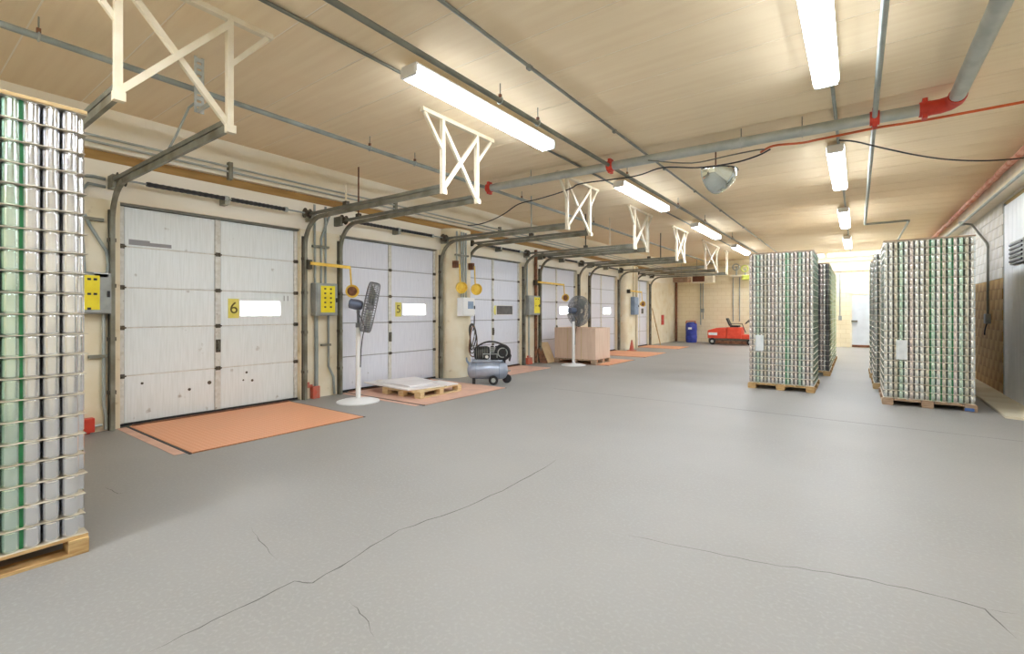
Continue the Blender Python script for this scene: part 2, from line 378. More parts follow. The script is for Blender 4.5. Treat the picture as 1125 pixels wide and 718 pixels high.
# ------------------------------------------------------------------ dock doors
ZJ = [.03, .68, 1.34, 1.89, 2.45, 3.0]
for n, (y0, y1) in DOORS.items():
    steel = 'doorsteel' if n == 6 else 'doorsteel_cool'
    ym = y0 + (y1 - y0) * .487
    d = thing('door_%d' % n, {6: 'white sectional dock door numbered 6 with marks reading 11', 5: 'white sectional dock door numbered 5 behind the tall pedestal fan', 4: 'white sectional dock door with a grey window behind the compressor',
        3: 'white sectional dock door behind the cardboard bin', 2: 'white sectional dock door left of the broad cream pillar', 1: 'farthest white sectional dock door behind the traffic cone'}[n], None, (WX - .10, y0, 0), kind='structure')
    W = y1 - y0; m = ym - y0
    MB().box((-.06, 0, .01), (-.03, W, 3.02)).build('door_core', 'darkseam', d)
    for i in range(5):
        za, zb = ZJ[i] + .008, ZJ[i + 1] - .008
        for (a, b, first) in ((.07, m - .045, 1), (m + .045, W - .07, 0)):
            if i == 2 and not first:   # the panel with the window has a real hole
                wy0, wy1, wz0, wz1 = m + {6: .335, 5: .36, 4: .17}.get(n, .2), W - {6: .31, 5: .31, 4: .33}.get(n, .42), 1.495, 1.735
                for k, (p, q, r, s_) in enumerate(((a, wy0, za, zb), (wy1, b, za, zb), (wy0, wy1, za, wz0), (wy0, wy1, wz1, zb))):
                    MB().box((-.035, p, r), (.0, q, s_)).build('panel', steel, d)
                f = MB().box((-.03, wy0 - .02, wz0 - .02), (.008, wy1 + .02, wz0)).box((-.03, wy0 - .02, wz1), (.008, wy1 + .02, wz1 + .02)).box((-.03, wy0 - .02, wz0), (.008, wy0, wz1)).box((-.03, wy1, wz0), (.008, wy1 + .02, wz1)).build('window_frame', 'whiteplain', d)
                MB().box((-.03, wy0, wz0), (-.012, wy1, wz1)).build('window_pane', 'panegrey' if n in (4, 1) else 'pane', f)
            else:
                MB().box((-.035, a, za), (.0, b, zb)).build('panel', steel, d, bevel=.006)
        for (a, b) in ((.005, .065), (m - .04, m + .04), (W - .065, W - .005)):
            MB().box((-.03, a, za), (.012, b, zb)).build('stile', 'stile', d, bevel=.003)
    if n >= 3:
        for z in ZJ[1:5]:
            for yy in (.035, m, W - .035):
                MB().box((.0, yy - .035, z - .03), (.022, yy + .035, z + .03)).tube([(.02, yy - .05, z), (.02, yy + .05, z)], .012, 6).build('hinge', 'hinge', d)
    for z in ZJ[1:5]:
        MB().box((-.02, .06, z - .007), (-.004, W - .06, z + .007)).build('seam_strip', 'stile' if n == 6 else 'greymark', d)
    MB().box((-.03, 0, -.0), (.02, W, .035)).build('bottom_seal', 'rubber', d)
    MB().box((.021, 0.001, 0.0005), (.10, W - .001, .006)).build('sill', 'darkseam', d)
    MB().box((-.03, 0, 3.0), (.05, W, 3.03)).build('top_angle', 'pipedark', d)
    if n >= 3:
        h = MB().box((.012, m - .035, .93), (.03, m + .035, 1.13)).build('latch_plate', 'hinge', d, bevel=.004)
        MB().tube([(.03, m, .96), (.055, m, .98), (.055, m, 1.08), (.03, m, 1.10)], .009, 6).build('handle', 'track', h, True)
    if n in (6, 5):
        p = MB().box((.0, m + .15, 1.46), (.004, m + .315, 1.77)).build('number_plate', 'plateyellow', d)
        text('numeral', str(n), .26 if n == 6 else .24, Matrix.Translation((.006, m + .235, 1.615)) @ Matrix(((0, 0, 1, 0), (1, 0, 0, 0), (0, 1, 0, 0), (0, 0, 0, 1))), 'numdark', p)
    elif n == 4:
        MB().poly([(0, 0)] * 3, 0, 0) if False else MB().add([V(.001, m + 0.02, 1.61), V(.001, m + 0.09, 1.74), V(.001, m + 0.14, 1.74), V(.001, m + 0.14, 1.48), V(.001, m + 0.09, 1.48), V(.006, m + 0.02, 1.61), V(.006, m + 0.09, 1.74), V(.006, m + 0.14, 1.74), V(.006, m + 0.14, 1.48), V(.006, m + 0.09, 1.48)],
            [(5, 9, 8, 7, 6), (0, 1, 2, 3, 4), (0, 5, 6, 1), (1, 6, 7, 2), (2, 7, 8, 3), (3, 8, 9, 4), (4, 9, 5, 0)]).build('number_plate', 'plateyellow', d)
    if n == 6:
        text('marking', '11', .13, Matrix.Translation((.002, 2.33, 1.79)) @ Matrix(((0, 0, 1, 0), (1, 0, 0, 0), (0, 1, 0, 0), (0, 0, 0, 1))), 'greymark', d, .001)
        MB().box((-.004, .12, 2.48), (.0015, .62, 2.53)).box((-.004, .12, 2.53), (.0015, .36, 2.555)).build('scrape', 'greymark', d)
        for (yy, z, a) in ((.27, .56, .018), (.85, .40, .022), (1.12, .47, .03), (1.22, .64, .018), (1.62, .45, .015), (1.76, .43, .022), (1.67, .57, .02)):
            MB().lathe([(a, 0), (a * .6, .003)], 7, Matrix.Translation((.0005, yy, z)) @ Matrix.Rotation(PI / 2, 4, 'Y')).build('dent', 'hinge', d)

# roller tracks, torsion shafts and ceiling hangers
TX = -4.53; TZ = 3.2
TY = {}
ordn = {6: 'door 6 nearest the left can stack', 5: 'door 5 behind the tall pedestal fan', 4: 'the grey-windowed door', 3: 'the door behind the cardboard bin', 2: 'the door left of the broad pillar', 1: 'the farthest dock door'}
def track(yy, label, first=True, xe=TX, wall=True):
    t = thing('door_track', label, 'track', (0, yy, 0), group='roller door tracks')
    prof = [(-.03, -.024), (.03, -.024), (.03, .024), (-.03, .024)]
    X = WX + .07
    if wall:
        p = [(X, 0, .0), (X, 0, 2.72)] + [(X + .48 - .48 * math.cos(a), 0, 2.72 + .48 * math.sin(a)) for a in [PI / 2 * k / 8 for k in range(1, 9)]]
        MB().sweep(p, prof, (0, 1, 0)).build('curved_rail', 'track', t)
        MB().box((WX + .002, -.03, 0), (WX + .04, .03, 2.9)).build('jamb_angle', 'trackdark', t)
        for z in (.5, 1.2, 1.9, 2.5): MB().cb((WX + .045, 0, z), (.08, .08, .05)).build('bracket', 'hinge', t)
    MB().bar((X + .45, 0, TZ), (xe, 0, TZ), .035, .065).build('horizontal_rail', 'track', t)
    MB().bar((X + .1, 0, TZ + .075), (xe - .0, 0, TZ + .06), .045, .045).build('rail_angle', 'pipedark', t)
    return t
def truss(ya, yb, label):
    t = thing('ceiling_hanger', label, 'hanger', (TX, (ya + yb) / 2, TZ), group='white ceiling hangers of the door tracks')
    h = (yb - ya) / 2; H = CZ - TZ
    MB().bar((0, -h - .38, H - .025), (0, h + .38, H - .025), .06, .05).build('top_rail', 'whitemetal', t)
    for s in (-1, 1):
        MB().bar((0, s * h, -.04), (0, s * h, H - .05), .05, .055, (1, 0, 0)).build('post', 'whitemetal', t)
        MB().bar((.012 * s, -s * h, .02), (.012 * s, s * h, H - .08), .05, .04, (1, 0, 0)).build('diagonal', 'whitemetal', t)
        MB().bar((0, s * h, H * .55), (0, s * (h + .33), H - .05), .04, .035, (1, 0, 0)).build('brace', 'whitemetal', t)
        MB().cb((.02, s * h, -.02), (.06, .075, .07)).build('end_bracket', 'whitemetal', t)
def rod(x, yy, z0, z1, m='trackdark', wd=.03, foot=True, label='', perforated=False):
    t = thing('hanger_rod', label, 'hanger', (x, yy, z0), group='rods holding the door tracks')
    MB().box((-wd / 2, -.006, 0), (wd / 2, .006, z1 - z0)).build('rod', m, t)
    if foot: MB().box((-.05, -.03, -.03), (.05, .03, .03)).build('clip', 'hinge', t)
    return t
PAIRS = [(1.14, 1.93), (4.62, 5.33), (8.02, 8.98), (11.46, 12.34), (14.88, 15.70), (18.34, 20.1)]
NM = ['over the tall stack of cans', 'between doors 6 and 5', 'beyond door 5, over the compressor', 'over the second pedestal fan', 'over the cardboard bin', 'nearest the far end wall']
NT = [('short end of a grey door track above the tall left can stack', 'left track of dock door 6 with curved steel rail'), ('right track of dock door 6 curving over the yellow arm', 'left track of dock door 5 above the yellow arm lamp'),
      ('right track of dock door 5 beside the rounded pillar', 'left track of the grey-windowed door by the compressor'), ('right track of the grey-windowed door', 'left track of the door behind the cardboard bin'),
      ('right track of the door behind the cardboard bin', 'track right of the cardboard bin on the narrow pier'), ('track along the left edge of the broad cream pillar', 'track on the near side of the farthest dock door')]
for i, (a, b) in enumerate(PAIRS):
    track(a, NT[i][0], True, TX, i > 0)
    track(b, NT[i][1], True)
    truss(a, b, 'white braced hanger truss ' + NM[i])
track(22.0, 'farthest grey track beyond the last dock door')
for i, (n, (y0, y1)) in enumerate(DOORS.items()):
    t = thing('torsion_shaft', 'spring shaft above ' + ordn[n], 'spring shaft', (WX + .17, y0, 3.29), group='spring shafts over the dock doors')
    W = y1 - y0
    MB().tube([(0, -.12, 0), (0, W + .2, 0)], .014, 8).build('shaft', 'pipegrey', t, True)
    for (a, b) in ((.24, W * .5 - .03), (W * .5 + .05, W - .36)):
        prof = []
        k = 26
        path = [(0, a + (b - a) * j / k, 0) for j in range(k + 1)]
        MB().tube(path, [.034 if j % 2 else .029 for j in range(k + 1)], 9).build('spring', 'softblack', t)
        MB().tube([(0, b - .02, 0), (0, b + .03, 0)], .042, 10).build('winding_cone', 'galv', t)
    for yy in (-.03, W + .03):
        MB().lathe([(.05, -.05), (.085, -.045), (.06, -.03), (.06, .03), (.09, .045), (.05, .05)], 14, Matrix.Translation((0, yy, 0)) @ Matrix.Rotation(PI / 2, 4, 'X')).build('cable_drum', 'hinge', t, True)
    MB().box((-.168, W * .5 - .05, -.09), (.02, W * .5 + .02, .03)).build('center_bracket', 'track', t)
    for s_, yy in ((-1, -.1), (1, W + .12)): MB().box((-.168, yy - .03, -.12), (.03, yy + .03, .05)).build('end_plate', 'track', t)

# track drop rods (thin steel between ceiling and rail)
for k, (x, yy, m, lab) in enumerate([(-7.35, 5.33, 'bracketbrown', 'rusty brown drop rod at the curve of door 5 left track'), (-6.7, 4.62, 'whitemetal', 'short white drop strap on door 6 right track'), (-6.0, 8.98, 'galv', 'thin galvanised drop rod near the compressor pillar'),
        (-5.6, 12.34, 'whitemetal', 'white drop strap left of the dome mirror'), (-5.3, 15.7, 'trackdark', 'dark drop rod on the far door tracks'), (-5.9, 11.46, 'trackdark', 'dark drop rod above the second pedestal fan'), (-5.4, 14.88, 'whitemetal', 'pale drop strap above the cardboard bin')]):
    rod(x, yy, TZ + .12, CZ - .0 if k != 1 else 3.64, m, label=lab)
t = thing('slotted_strut', 'perforated galvanised strut hanging above door 6', 'strut', (-5.5, 2.06, 0))
for s in (-1, 1): MB().box((-.03, .034 * s - .012, 3.62), (-.022, .034 * s + .012, CZ)).build('flange', 'galv', t)
for k in range(9): MB().box((-.032, -.024, 3.62 + k * .066), (-.02, .024, 3.62 + k * .066 + .04)).build('web', 'galv', t)
MB().box((-.02, -.02, 3.62), (.28, .0, 3.66)).build('foot_bar', 'galv', t)
MB().tube([(-.03, -.03, 3.72), (-.12, -.06, 3.68), (-.3, -.1, 3.45), (-.45, -.13, 3.3)], .012, 6).build('stay_rod', 'pipegrey', t, True)

# ------------------------------------------------------------------ ceiling lamps
def lamp(x, y0, y1, label, along='y'):
    L = y1 - y0
    t = thing('ceiling_light', label, 'light', (x, (y0 + y1) / 2, 4.0) if along == 'y' else ((y0 + y1) / 2, x, 4.0), 0 if along == 'y' else PI / 2, 'fluorescent ceiling lights')
    MB().box((-.112, -L / 2, .042), (.112, L / 2, .13)).build('housing', 'whiteplain', t)
    MB().ring_sweep([[V(x, yy, z) for x, z in ((-.09, 0), (.09, 0), (.104, .025), (.105, .06), (-.105, .06), (-.104, .025))] for yy in (-L / 2 + .02, L / 2 - .02)]).build('diffuser', 'lamp', t)
    for s in (-1, 1):
        MB().box((s * .1125, -L / 2 + .02, .03), (s * .117, L / 2 - .02, .105)).build('lens_side', 'lampside', t)
        MB().box((-.108, s * L / 2 - .02, .0), (.108, s * L / 2 + .02, .1)).build('end_cap', 'whiteplain', t, bevel=.006)
        MB().tube([(0, s * L * .36, .13), (0, s * L * .36, .2)], .012, 6).build('mounting_stem', 'pipegrey', t)
names = {0: 'nearest', 1: 'second', 2: 'third', 3: 'fourth'}
for k in range(-2, 4):
    y0 = 3.35 + 5.37 * k
    lamp(-3.77, y0, y0 + 2.75, 'fluorescent ceiling light, %s in the row along the dock doors' % names.get(k, ('one behind', 'two behind')[-k - 1] if k < 0 else k))
    lamp(-.27, y0 + .08, y0 + 2.83, 'fluorescent ceiling light, %s in the row above the can stacks' % names.get(k, ('one behind', 'two behind')[-k - 1] if k < 0 else k))
lamp(24.9, -4.05, -1.15, 'added crosswise light to brighten the end wall, partly behind the cans', 'x')  # extra fixture added behind the stack to lift the end wall
lamp(24.9, -1.05, 1.85, 'crosswise fluorescent light before the end wall, above the personnel door', 'x')

# ------------------------------------------------------------------ ceiling pipes and cables
def pipe(name, path, r, m, label, cat='pipe', n=10):
    o = MB().tube(path, r, n).build(name, m, None, True); return tag(o, label, cat)
def hangpipe(name, path, r, m, label, hang):
    t = thing(name, label, 'pipe', path[0]); b = Vector(path[0])
    MB().tube([Vector(p) - b for p in path], r, 10).build('pipe', m, t, True)
    for (x, yy, z) in hang:
        q = V(x, yy, z) - b
        MB().tube([q, q + V(0, 0, CZ - z)], .006, 6).build('hanger_rod', 'track', t)
        MB().torus(q, (0, 1, 0) if abs(path[1][0] - path[0][0]) < 1 else (1, 0, 0), r + .008, .008, 12, 4).build('clamp', 'galv', t)
        MB().cb(q + V(0, 0, r + .025), (.03, .03, .04)).build('sprinkler_head' if name == 'sprinkler_pipe' else 'clevis', 'bracketbrown', t)
    return t
hangpipe('sprinkler_pipe', [(-3.34, -7.5, 4.0), (-3.34, 25.6, 4.0)], .03, 'pipedark', 'dark sprinkler pipe running lengthwise beside the left lights', [(-3.34, 4.35, 4.0), (-3.34, 5.15, 4.0), (-3.34, 8.1, 4.0), (-3.34, 11.1, 4.0), (-3.34, 13.5, 4.0), (-3.34, 17, 4.0)])
hangpipe('sprinkler_pipe', [(-5.93, -7.5, 4.02), (-5.93, 25.6, 4.02)], .03, 'pipegrey', 'grey sprinkler pipe running lengthwise over the dock doors', [(-5.93, .93, 4.02), (-5.93, 4.5, 4.02), (-5.93, 5.4, 4.02), (-5.93, 8.5, 4.02), (-5.93, 12, 4.02)])
pipe('conduit', [(-4.04, -7.5, 4.175), (-4.04, 25.6, 4.175)], .018, 'pipedark', 'thin dark ceiling conduit feeding the lights along the doors', 'conduit')
t = thing('conduit', 'thin grey ceiling conduit between sprinkler pipe and dome mirror', 'conduit', (-2.83, 0, 4.175))
MB().tube([(0, -7.5, 0), (0, 25.6, 0)], .018, 8).build('pipe', 'pipedark', t, True)
for yy in (4.2, 6.4, 8.6, 10.6, 13, 16): MB().cb((0, yy, -.01), (.05, .06, .04)).build('coupling', 'pipedark', t)
pipe('conduit', [(-.23, -7.5, 4.17), (-.23, 25.6, 4.17)], .02, 'pipegrey', 'grey conduit linking the lights above the can stacks', 'conduit')
pipe('sprinkler_pipe', [(.18, -7.5, 4.0), (.18, 16.35, 4.0), (.2, 16.42, 4.0), (1.08, 16.42, 4.0), (1.12, 16.46, 4.0), (1.12, 25.5, 4.0)], .028, 'pipegrey', 'grey sprinkler pipe with a square jog over the right can stack')
t = thing('main_pipe', 'large galvanised main pipe crossing the ceiling with red couplings', 'pipe', (0, 7.3, 4.0))
A, B = V(-5.93, -.02, 0), V(.74, .25, 0)
MB().tube([A, B], .07, 16).build('cross_pipe', 'galv', t, True)
MB().tube([V(.92, .05, 0), V(.92, -3.0, 0), V(.92, -14, 0)], .075, 16).build('feed_pipe', 'galv', t, True)
MB().tube([V(.68, .247, 0), V(.8, .25, 0), V(.88, .2, 0), V(.92, .1, 0), V(.92, -.03, 0)], .085, 14).build('elbow', 'red', t, True)
for (x, e) in ((-5.86, 0), (-3.34, 0), (.18, 0), (.66, 0)):
    yy = -.02 + (x + 5.93) / 6.67 * .27
    c = MB().tube([(x - .05, yy, 0), (x + .05, yy, 0)], .088, 14).build('coupling', 'red', t, True)
    for z in (.095, -.095): MB().cb((x, yy, z), (.05, .12, .05)).build('clamp_bolt', 'red', c, bevel=.006)
for x in (-4.9, -1.35, -.6):
    yy = -.02 + (x + 5.93) / 6.67 * .27
    MB().tube([(x, yy, .07), (x, yy, .2)], .007, 6).build('hanger_rod', 'track', t); MB().torus((x, yy, 0), (1, 0, 0), .077, .007, 14, 4).build('clamp', 'galv', t)

def cable(px, z, r, m, label, extra=None):
    pts = [onz(u, v, zz) for (u, v), zz in zip(px, z)]
    sm = []
    for i in range(len(pts) - 1):
        p0, p1, p2, p3 = pts[max(0, i - 1)], pts[i], pts[i + 1], pts[min(len(pts) - 1, i + 2)]
        for k in range(5):
            q = k / 5; sm.append(.5 * ((2 * p1) + (p2 - p0) * q + (2 * p0 - 5 * p1 + 4 * p2 - p3) * q * q + (3 * p1 - p0 - 3 * p2 + p3) * q ** 3))
    sm.append(pts[-1])
    return pipe('cable', sm, r, m, label, 'cable', 6)
cable([(514, 247.5), (526, 246.3), (540, 241.8), (554, 234.7), (570, 224), (591, 218.6), (615, 211.5), (629, 206), (640, 201.3), (697, 193.5), (728, 184), (767, 184), (806, 178.8), (832, 171), (846, 164)], [3.5, 3.55, 3.62, 3.74, 3.9, 3.9, 3.9, 3.9, 3.9, 3.9, 3.9, 3.88, 3.88, 3.9, 3.92], .012, 'softblack', 'black cable sagging from the pillar to the dome mirror')
cable([(922, 154), (940, 155.5), (972, 163), (1005, 170), (1040, 175), (1080, 176.5), (1119, 174), (1160, 168)], [3.92] * 8, .011, 'softblack', 'black cable sagging from the light row to the right wall')
cable([(836, 167), (850, 160), (880, 157), (900, 153), (930, 147), (965, 140), (1010, 133), (1060, 124), (1119, 113), (1160, 105)], [3.94] * 10, .016, 'orangecord', 'orange cord strung along below the large main pipe')
cable([(712, 176), (760, 179), (800, 171), (830, 165), (840, 164)], [3.93] * 5, .01, 'pipedark', 'thin dark wire looped under the large main pipe')

# upper wall conduits
for (z, x, lab) in ((3.80, WX + .13, 'upper grey conduit along the loading wall above the doors'), (3.72, WX + .14, 'lower grey conduit along the loading wall above the doors')):
    pipe('conduit', [(x, -7.5, z), (x, 25.5, z)], .016, 'galv', lab, 'conduit', 8)
for k, yy in enumerate((3.35, 6.6, 10.2)):
    o = MB().box((WX + .08, yy - .03, 3.60), (WX + .165, yy + .03, 3.87)).build('conduit_clip', 'track', None, bevel=.005); tag(o, 'steel clip holding the wall conduits above %s' % ('the nearest dock door', 'the door behind the tall fan', 'the grey-windowed door')[k], 'clip')

# ------------------------------------------------------------------ dome mirror
t = thing('dome_mirror', 'half dome safety mirror hanging from the ceiling by a rod', 'mirror', (-1.80, 7.85, 3.74), math.radians(68))
R_ = .33; mb = MB(); n1, n2 = 14, 8; vs = []; fs = []
for j in range(n2 + 1):
    ph = PI / 2 * j / n2
    for i in range(n1 + 1):
        a = -PI / 2 + PI * i / n1
        vs.append(V(R_ * math.cos(ph) * math.sin(a), -R_ * math.cos(ph) * math.cos(a), -R_ * math.sin(ph) * 1.0))
for j in range(n2):
    for i in range(n1): a = j * (n1 + 1) + i; fs.append((a, a + n1 + 1, a + n1 + 2, a + 1))
mb.add(vs, fs).build('dome', 'mirrorglass', t, True)
MB().tube([(R_ * math.sin(-PI / 2 + PI * i / 20), -R_ * math.cos(-PI / 2 + PI * i / 20), 0) for i in range(21)], .009, 6).build('top_rim', 'softblack', t, True)
MB().tube([(R_ * math.cos(PI * i / 20), 0, -R_ * math.sin(PI * i / 20)) for i in range(21)], .009, 6).build('back_rim', 'galv', t, True)
MB().bar((-R_, 0, 0), (R_, 0, 0), .02, .03).build('cross_bar', 'galv', t)
MB().tube([(0, -.02, 0), (0, -.02, .46)], .011, 6).build('rod', 'bracketbrown', t)
o = MB().box((-1.62, 7.95, 4.12), (-1.3, 8.1, 4.2)).build('junction_box', 'boxgrey', None, bevel=.01); tag(o, 'flat grey electrical box on the ceiling beside the dome mirror', 'box')

# ------------------------------------------------------------------ pallets and can stacks
def pallet(cx, cy, wx, wy, h, label, wood='wood', rz=0.0, group='wooden pallets under the can stacks', nb=7, z=0.0, along='x'):
    """deck boards along x, three stringers/blocks rows along y faces"""
    t = thing('shipping_pallet', label, 'pallet', (cx, cy, z), rz, group)
    th = .02; bw_ = wx / nb * .8
    for k in range(nb):
        x = -wx / 2 + (wx / nb) * (k + .5)
        MB().box((x - bw_ / 2 - (.03 if k in (0, nb - 1) else 0) * 0, -wy / 2, h - th), (x + bw_ / 2, wy / 2, h)).build('deck_board', wood, t, bevel=.002)
    for x in (-wx / 2 + .075, 0, wx / 2 - .075):
        for yy in (-wy / 2 + .05, 0, wy / 2 - .05):
            MB().box((x - .075, yy - .05, th), (x + .075, yy + .05, h - 2 * th)).build('block', wood, t, bevel=.003)
        MB().box((x - .07, -wy / 2, 0), (x + .07, wy / 2, th)).build('base_board', wood, t, bevel=.002)
    for yy in (-wy / 2 + .05, 0, wy / 2 - .05):
        MB().box((-wx / 2, yy - .05, h - 2 * th), (wx / 2, yy + .05, h - th)).build('stringer_board', wood, t, bevel=.002)
    return t
def can_prof(R, h):
    return [(R * .8, .0), (R * .93, .0), (R * .97, .005), (R, .009), (R, .012), (R, h - .013), (R, h - .010), (R * .98, h - .008), (R * .95, h - .004), (R * .97, h - .002), (R * .97, h - .0005), (R * .9, h - .0003)]

# --- tall stack at the left edge
LH, LN, P0 = .129, 21, .12
fx, fy1, fy0 = -4.05, .85, -.56
pallet((fx - .55 + .02), (fy0 + fy1) / 2, 1.12, 1.44, P0, 'weathered wooden pallet under the tall can stack at the left edge', 'wood')
cd, cp = .083, .0885
cm = MB().lathe(can_prof(cd / 2, LH - .007), 20).mesh('can', 'can', True)
cmg = cm.copy(); cmg.materials.clear(); cmg.materials.append(M['can_greenglint'])
seen = set()
for k in range(LN):
    z = P0 + .004 + k * LH
    for j in range(6):
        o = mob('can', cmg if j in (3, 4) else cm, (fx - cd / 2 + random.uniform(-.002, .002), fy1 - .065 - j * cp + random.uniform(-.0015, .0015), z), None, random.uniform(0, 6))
        tag(o, 'silver can in the left stack, %s layer from the floor, %s column from its corner' % (NW[k], NW[j]), 'can', 'cans of the tall left stack')
    o = mob('can', cm, (fx - cd / 2 - cp * .866, fy1 - .065 + cp / 2, z), None, 0)
    tag(o, 'half hidden can behind the corner of the left stack, %s layer from the floor' % NW[k], 'can', 'cans of the tall left stack')
lowcan = lambda R, h: [(R * .86, .0), (R, .012), (R, h - .014), (R * .88, h - .001)]
mb = MB()
for k in range(LN):
    z = P0 + .004 + k * LH
    for r in range(12):
        for j in range(16):
            if r == 0 and j < 6: continue
            if not (r < 2 or r == 11 or j < 1 or j == 15): continue
            yy = fy1 - .065 - j * cp + (cp / 2 if r % 2 else 0)
            if r == 1 and j == 0: continue
            mb.lathe(lowcan(cd / 2, LH - .007), 10, Matrix.Translation((fx - cd / 2 - r * cp * .866, yy, z)))
o = mb.build('can_load', 'can', None, True); tag(o, 'remaining silver cans filling the tall left stack', 'cans', 'cans of the tall left stack', 'stuff')
sm_ = MB()
nn = 40; ed = [(.012 + random.uniform(-.004, .006), fy1 + .0 - (fy1 - fy0) * i / nn) for i in range(nn + 1)]
for k in range(LN + 1):
    z = P0 + k * LH - (.0 if k else 0)
    ex = random.uniform(.004, .016); mb = MB(); ty = random.uniform(-.004, .004)
    top = [(ex + random.uniform(-.003, .003), fy1 - .0 + random.uniform(.0, .018) - (fy1 - fy0) * i / nn, .0035 + (random.uniform(-.002, .003) if k > 13 else 0)) for i in range(nn + 1)]
    m_ = len(top)
    vs = [V(x, y_, q) for x, y_, q in top] + [V(x, y_, q - .004) for x, y_, q in top] + [V(-1.06, y_, .0035) for x, y_, q in top] + [V(-1.06, y_, -.0005) for x, y_, q in top]
    fs = []
    for i in range(m_ - 1):
        fs += [(i, i + 1, m_ + i + 1, m_ + i), (2 * m_ + i, 2 * m_ + i + 1, i + 1, i), (m_ + i, m_ + i + 1, 3 * m_ + i + 1, 3 * m_ + i)]
    fs += [(0, m_, 3 * m_, 2 * m_)]
    mb.add(vs, fs)
    o = mb.build('tier_sheet', 'sheet', None, loc=(fx, 0, z)); tag(o, 'tan cardboard sheet in the left can stack, %s from the floor' % NW[k], 'sheet', 'sheets between the left cans')
zt = P0 + LN * LH + .004
t = thing('top_frame', 'flat wooden frame lying on top of the left can stack', 'frame', (fx - .54, (fy0 + fy1) / 2, zt))
for s in (-1, 1):
    MB().cb((s * .5, 0, .011), (.1, 1.43, .022)).build('side_board', 'frametop', t, bevel=.002); MB().cb((0, s * .665, .011), (.9, .1, .022)).build('end_board', 'frametop', t, bevel=.002)
o = MB().box((fx - .03, fy1 - .2945, P0), (fx - .027, fy1 - .2785, zt + .024)).box((fx - 1.1, fy1 - .2945, zt + .023), (fx - .027, fy1 - .2785, zt + .026)).build('strap', 'strapgreen'); tag(o, 'bright green plastic strap down the left can stack', 'strap', 'green pallet straps')

# --- stacks of smaller cans farther back
HL, HN = .1245, 21
def stack(x0, y0, name, tints, wood, single=0, sheets=True, straps=(), label_at=None, green_side=False, front_rows=True, yl=1.42):
    W = 1.13; L = yl; cp = W / 17.0; cd = cp * .93; x1 = x0 + W; y1 = y0 + L; P0 = .12
    pallet((x0 + x1) / 2, (y0 + y1) / 2, W + .04, L + .02, P0, 'wooden pallet under the ' + name, wood)
    mats = ['can_far', 'can_greenfar', 'can_pink', 'can_olive', 'can_gapshade', 'sheet']
    fm = {}
    mb = MB(); rows = int((L - cd) / (cp * .866)) + 1
    for k in range(HN):
        z = P0 + .003 + k * HL
        for r in range(rows):
            yy = y0 + cd / 2 + r * cp * .866
            nc = 17 if r % 2 == 0 else 16
            for j in range(nc):
                edge = j in (0, nc - 1)
                if not (r < 2 or r == rows - 1 or edge): continue
                x = x0 + cp * (j + .5 + (.5 if r % 2 else 0))
                tint = tints[j % len(tints)] if r == 0 else (1 if (green_side and edge and r > 1) else (4 if r == 1 else 0))  # second row coloured dark as painted shade behind the front cans
                if r == 0 and k < single:
                    if tint not in fm:
                        fm[tint] = MB().lathe(lowcan(cd / 2, HL - .005), 12).mesh('can', mats[tint], True)
                    o = mob('can', fm[tint], (x, yy, z)); tag(o, 'small can in the stack by the tan wall, %s layer up, %s column across' % (NW[k], NW[j]), 'can', 'lower cans of the right stack')
                else:
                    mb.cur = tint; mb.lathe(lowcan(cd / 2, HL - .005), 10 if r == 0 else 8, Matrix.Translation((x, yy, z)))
    if not sheets:
        mb.cur = 5
        for k in range(HN + 1): mb.box((x0 - .004, y0 - .004, P0 - .001 + k * HL), (x1 + .004, y1 + .004, P0 + .002 + k * HL))
    o = mb.build('can_load', mats, None, True); tag(o, 'many small cans filling the ' + name, 'cans', 'loads of small cans', 'stuff')
    me = MB().box((-W / 2 - .002, -L / 2 - .002, -.0015), (W / 2 + .002, L / 2 + .002, .0015)).mesh('tier_sheet', 'sheet')
    if sheets:
        for k in range(HN + 1):
            o = mob('tier_sheet', me, ((x0 + x1) / 2, (y0 + y1) / 2, P0 + .001 + k * HL)); tag(o, 'thin cardboard sheet in the %s, %s from the floor' % (name, NW[k]), 'sheet', 'sheets of the ' + name)
    zt = P0 + HN * HL + .004
    t = thing('top_frame', 'flat frame lying on top of the ' + name, 'frame', ((x0 + x1) / 2, (y0 + y1) / 2, zt), group='frames on the can stacks')
    for s in (-1, 1):
        MB().cb((s * (W / 2 - .05), 0, .009), (.1, L, .018)).build('side_board', 'woodgrey', t); MB().cb((0, s * (L / 2 - .05), .009), (W - .2, .1, .018)).build('end_board', 'woodgrey', t)
    for q, j in enumerate(straps):
        x = x0 + cp * j
        o = MB().box((x - .005, y0 + .012, P0), (x + .005, y0 + .014, zt + .02)).box((x - .005, y0 + .012, zt + .018), (x + .005, y1, zt + .02)).build('strap', 'strapgreen'); tag(o, 'green strap down the %s, %s from its left' % (name, ('first', 'second', 'third', 'fourth')[q]), 'strap', 'green pallet straps')
    if label_at:
        x, z = label_at
        o = MB().box((x - .07, y0 - .012, z - .16), (x + .07, y0 - .009, z + .16)).build('paper_label', 'paper'); tag(o, 'white paper label stuck on the front of the ' + name, 'label')
T1 = [0, 0, 3, 1, 0, 2, 0, 0, 3, 1, 0, 3, 1, 2, 1, 3, 0]
stack(.36, 10.16, 'stack beside the tan block wall', T1, 'woodgrey', single=8, straps=(9, 11, 13), label_at=(.60, .93))
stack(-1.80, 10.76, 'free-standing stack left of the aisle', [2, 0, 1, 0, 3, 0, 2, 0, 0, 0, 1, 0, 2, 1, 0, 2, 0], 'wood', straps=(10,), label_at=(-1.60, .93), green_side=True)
stack(-1.67, 13.85, 'second stack left of the aisle', [0, 4, 0, 4, 2], 'wood', sheets=False, green_side=True)
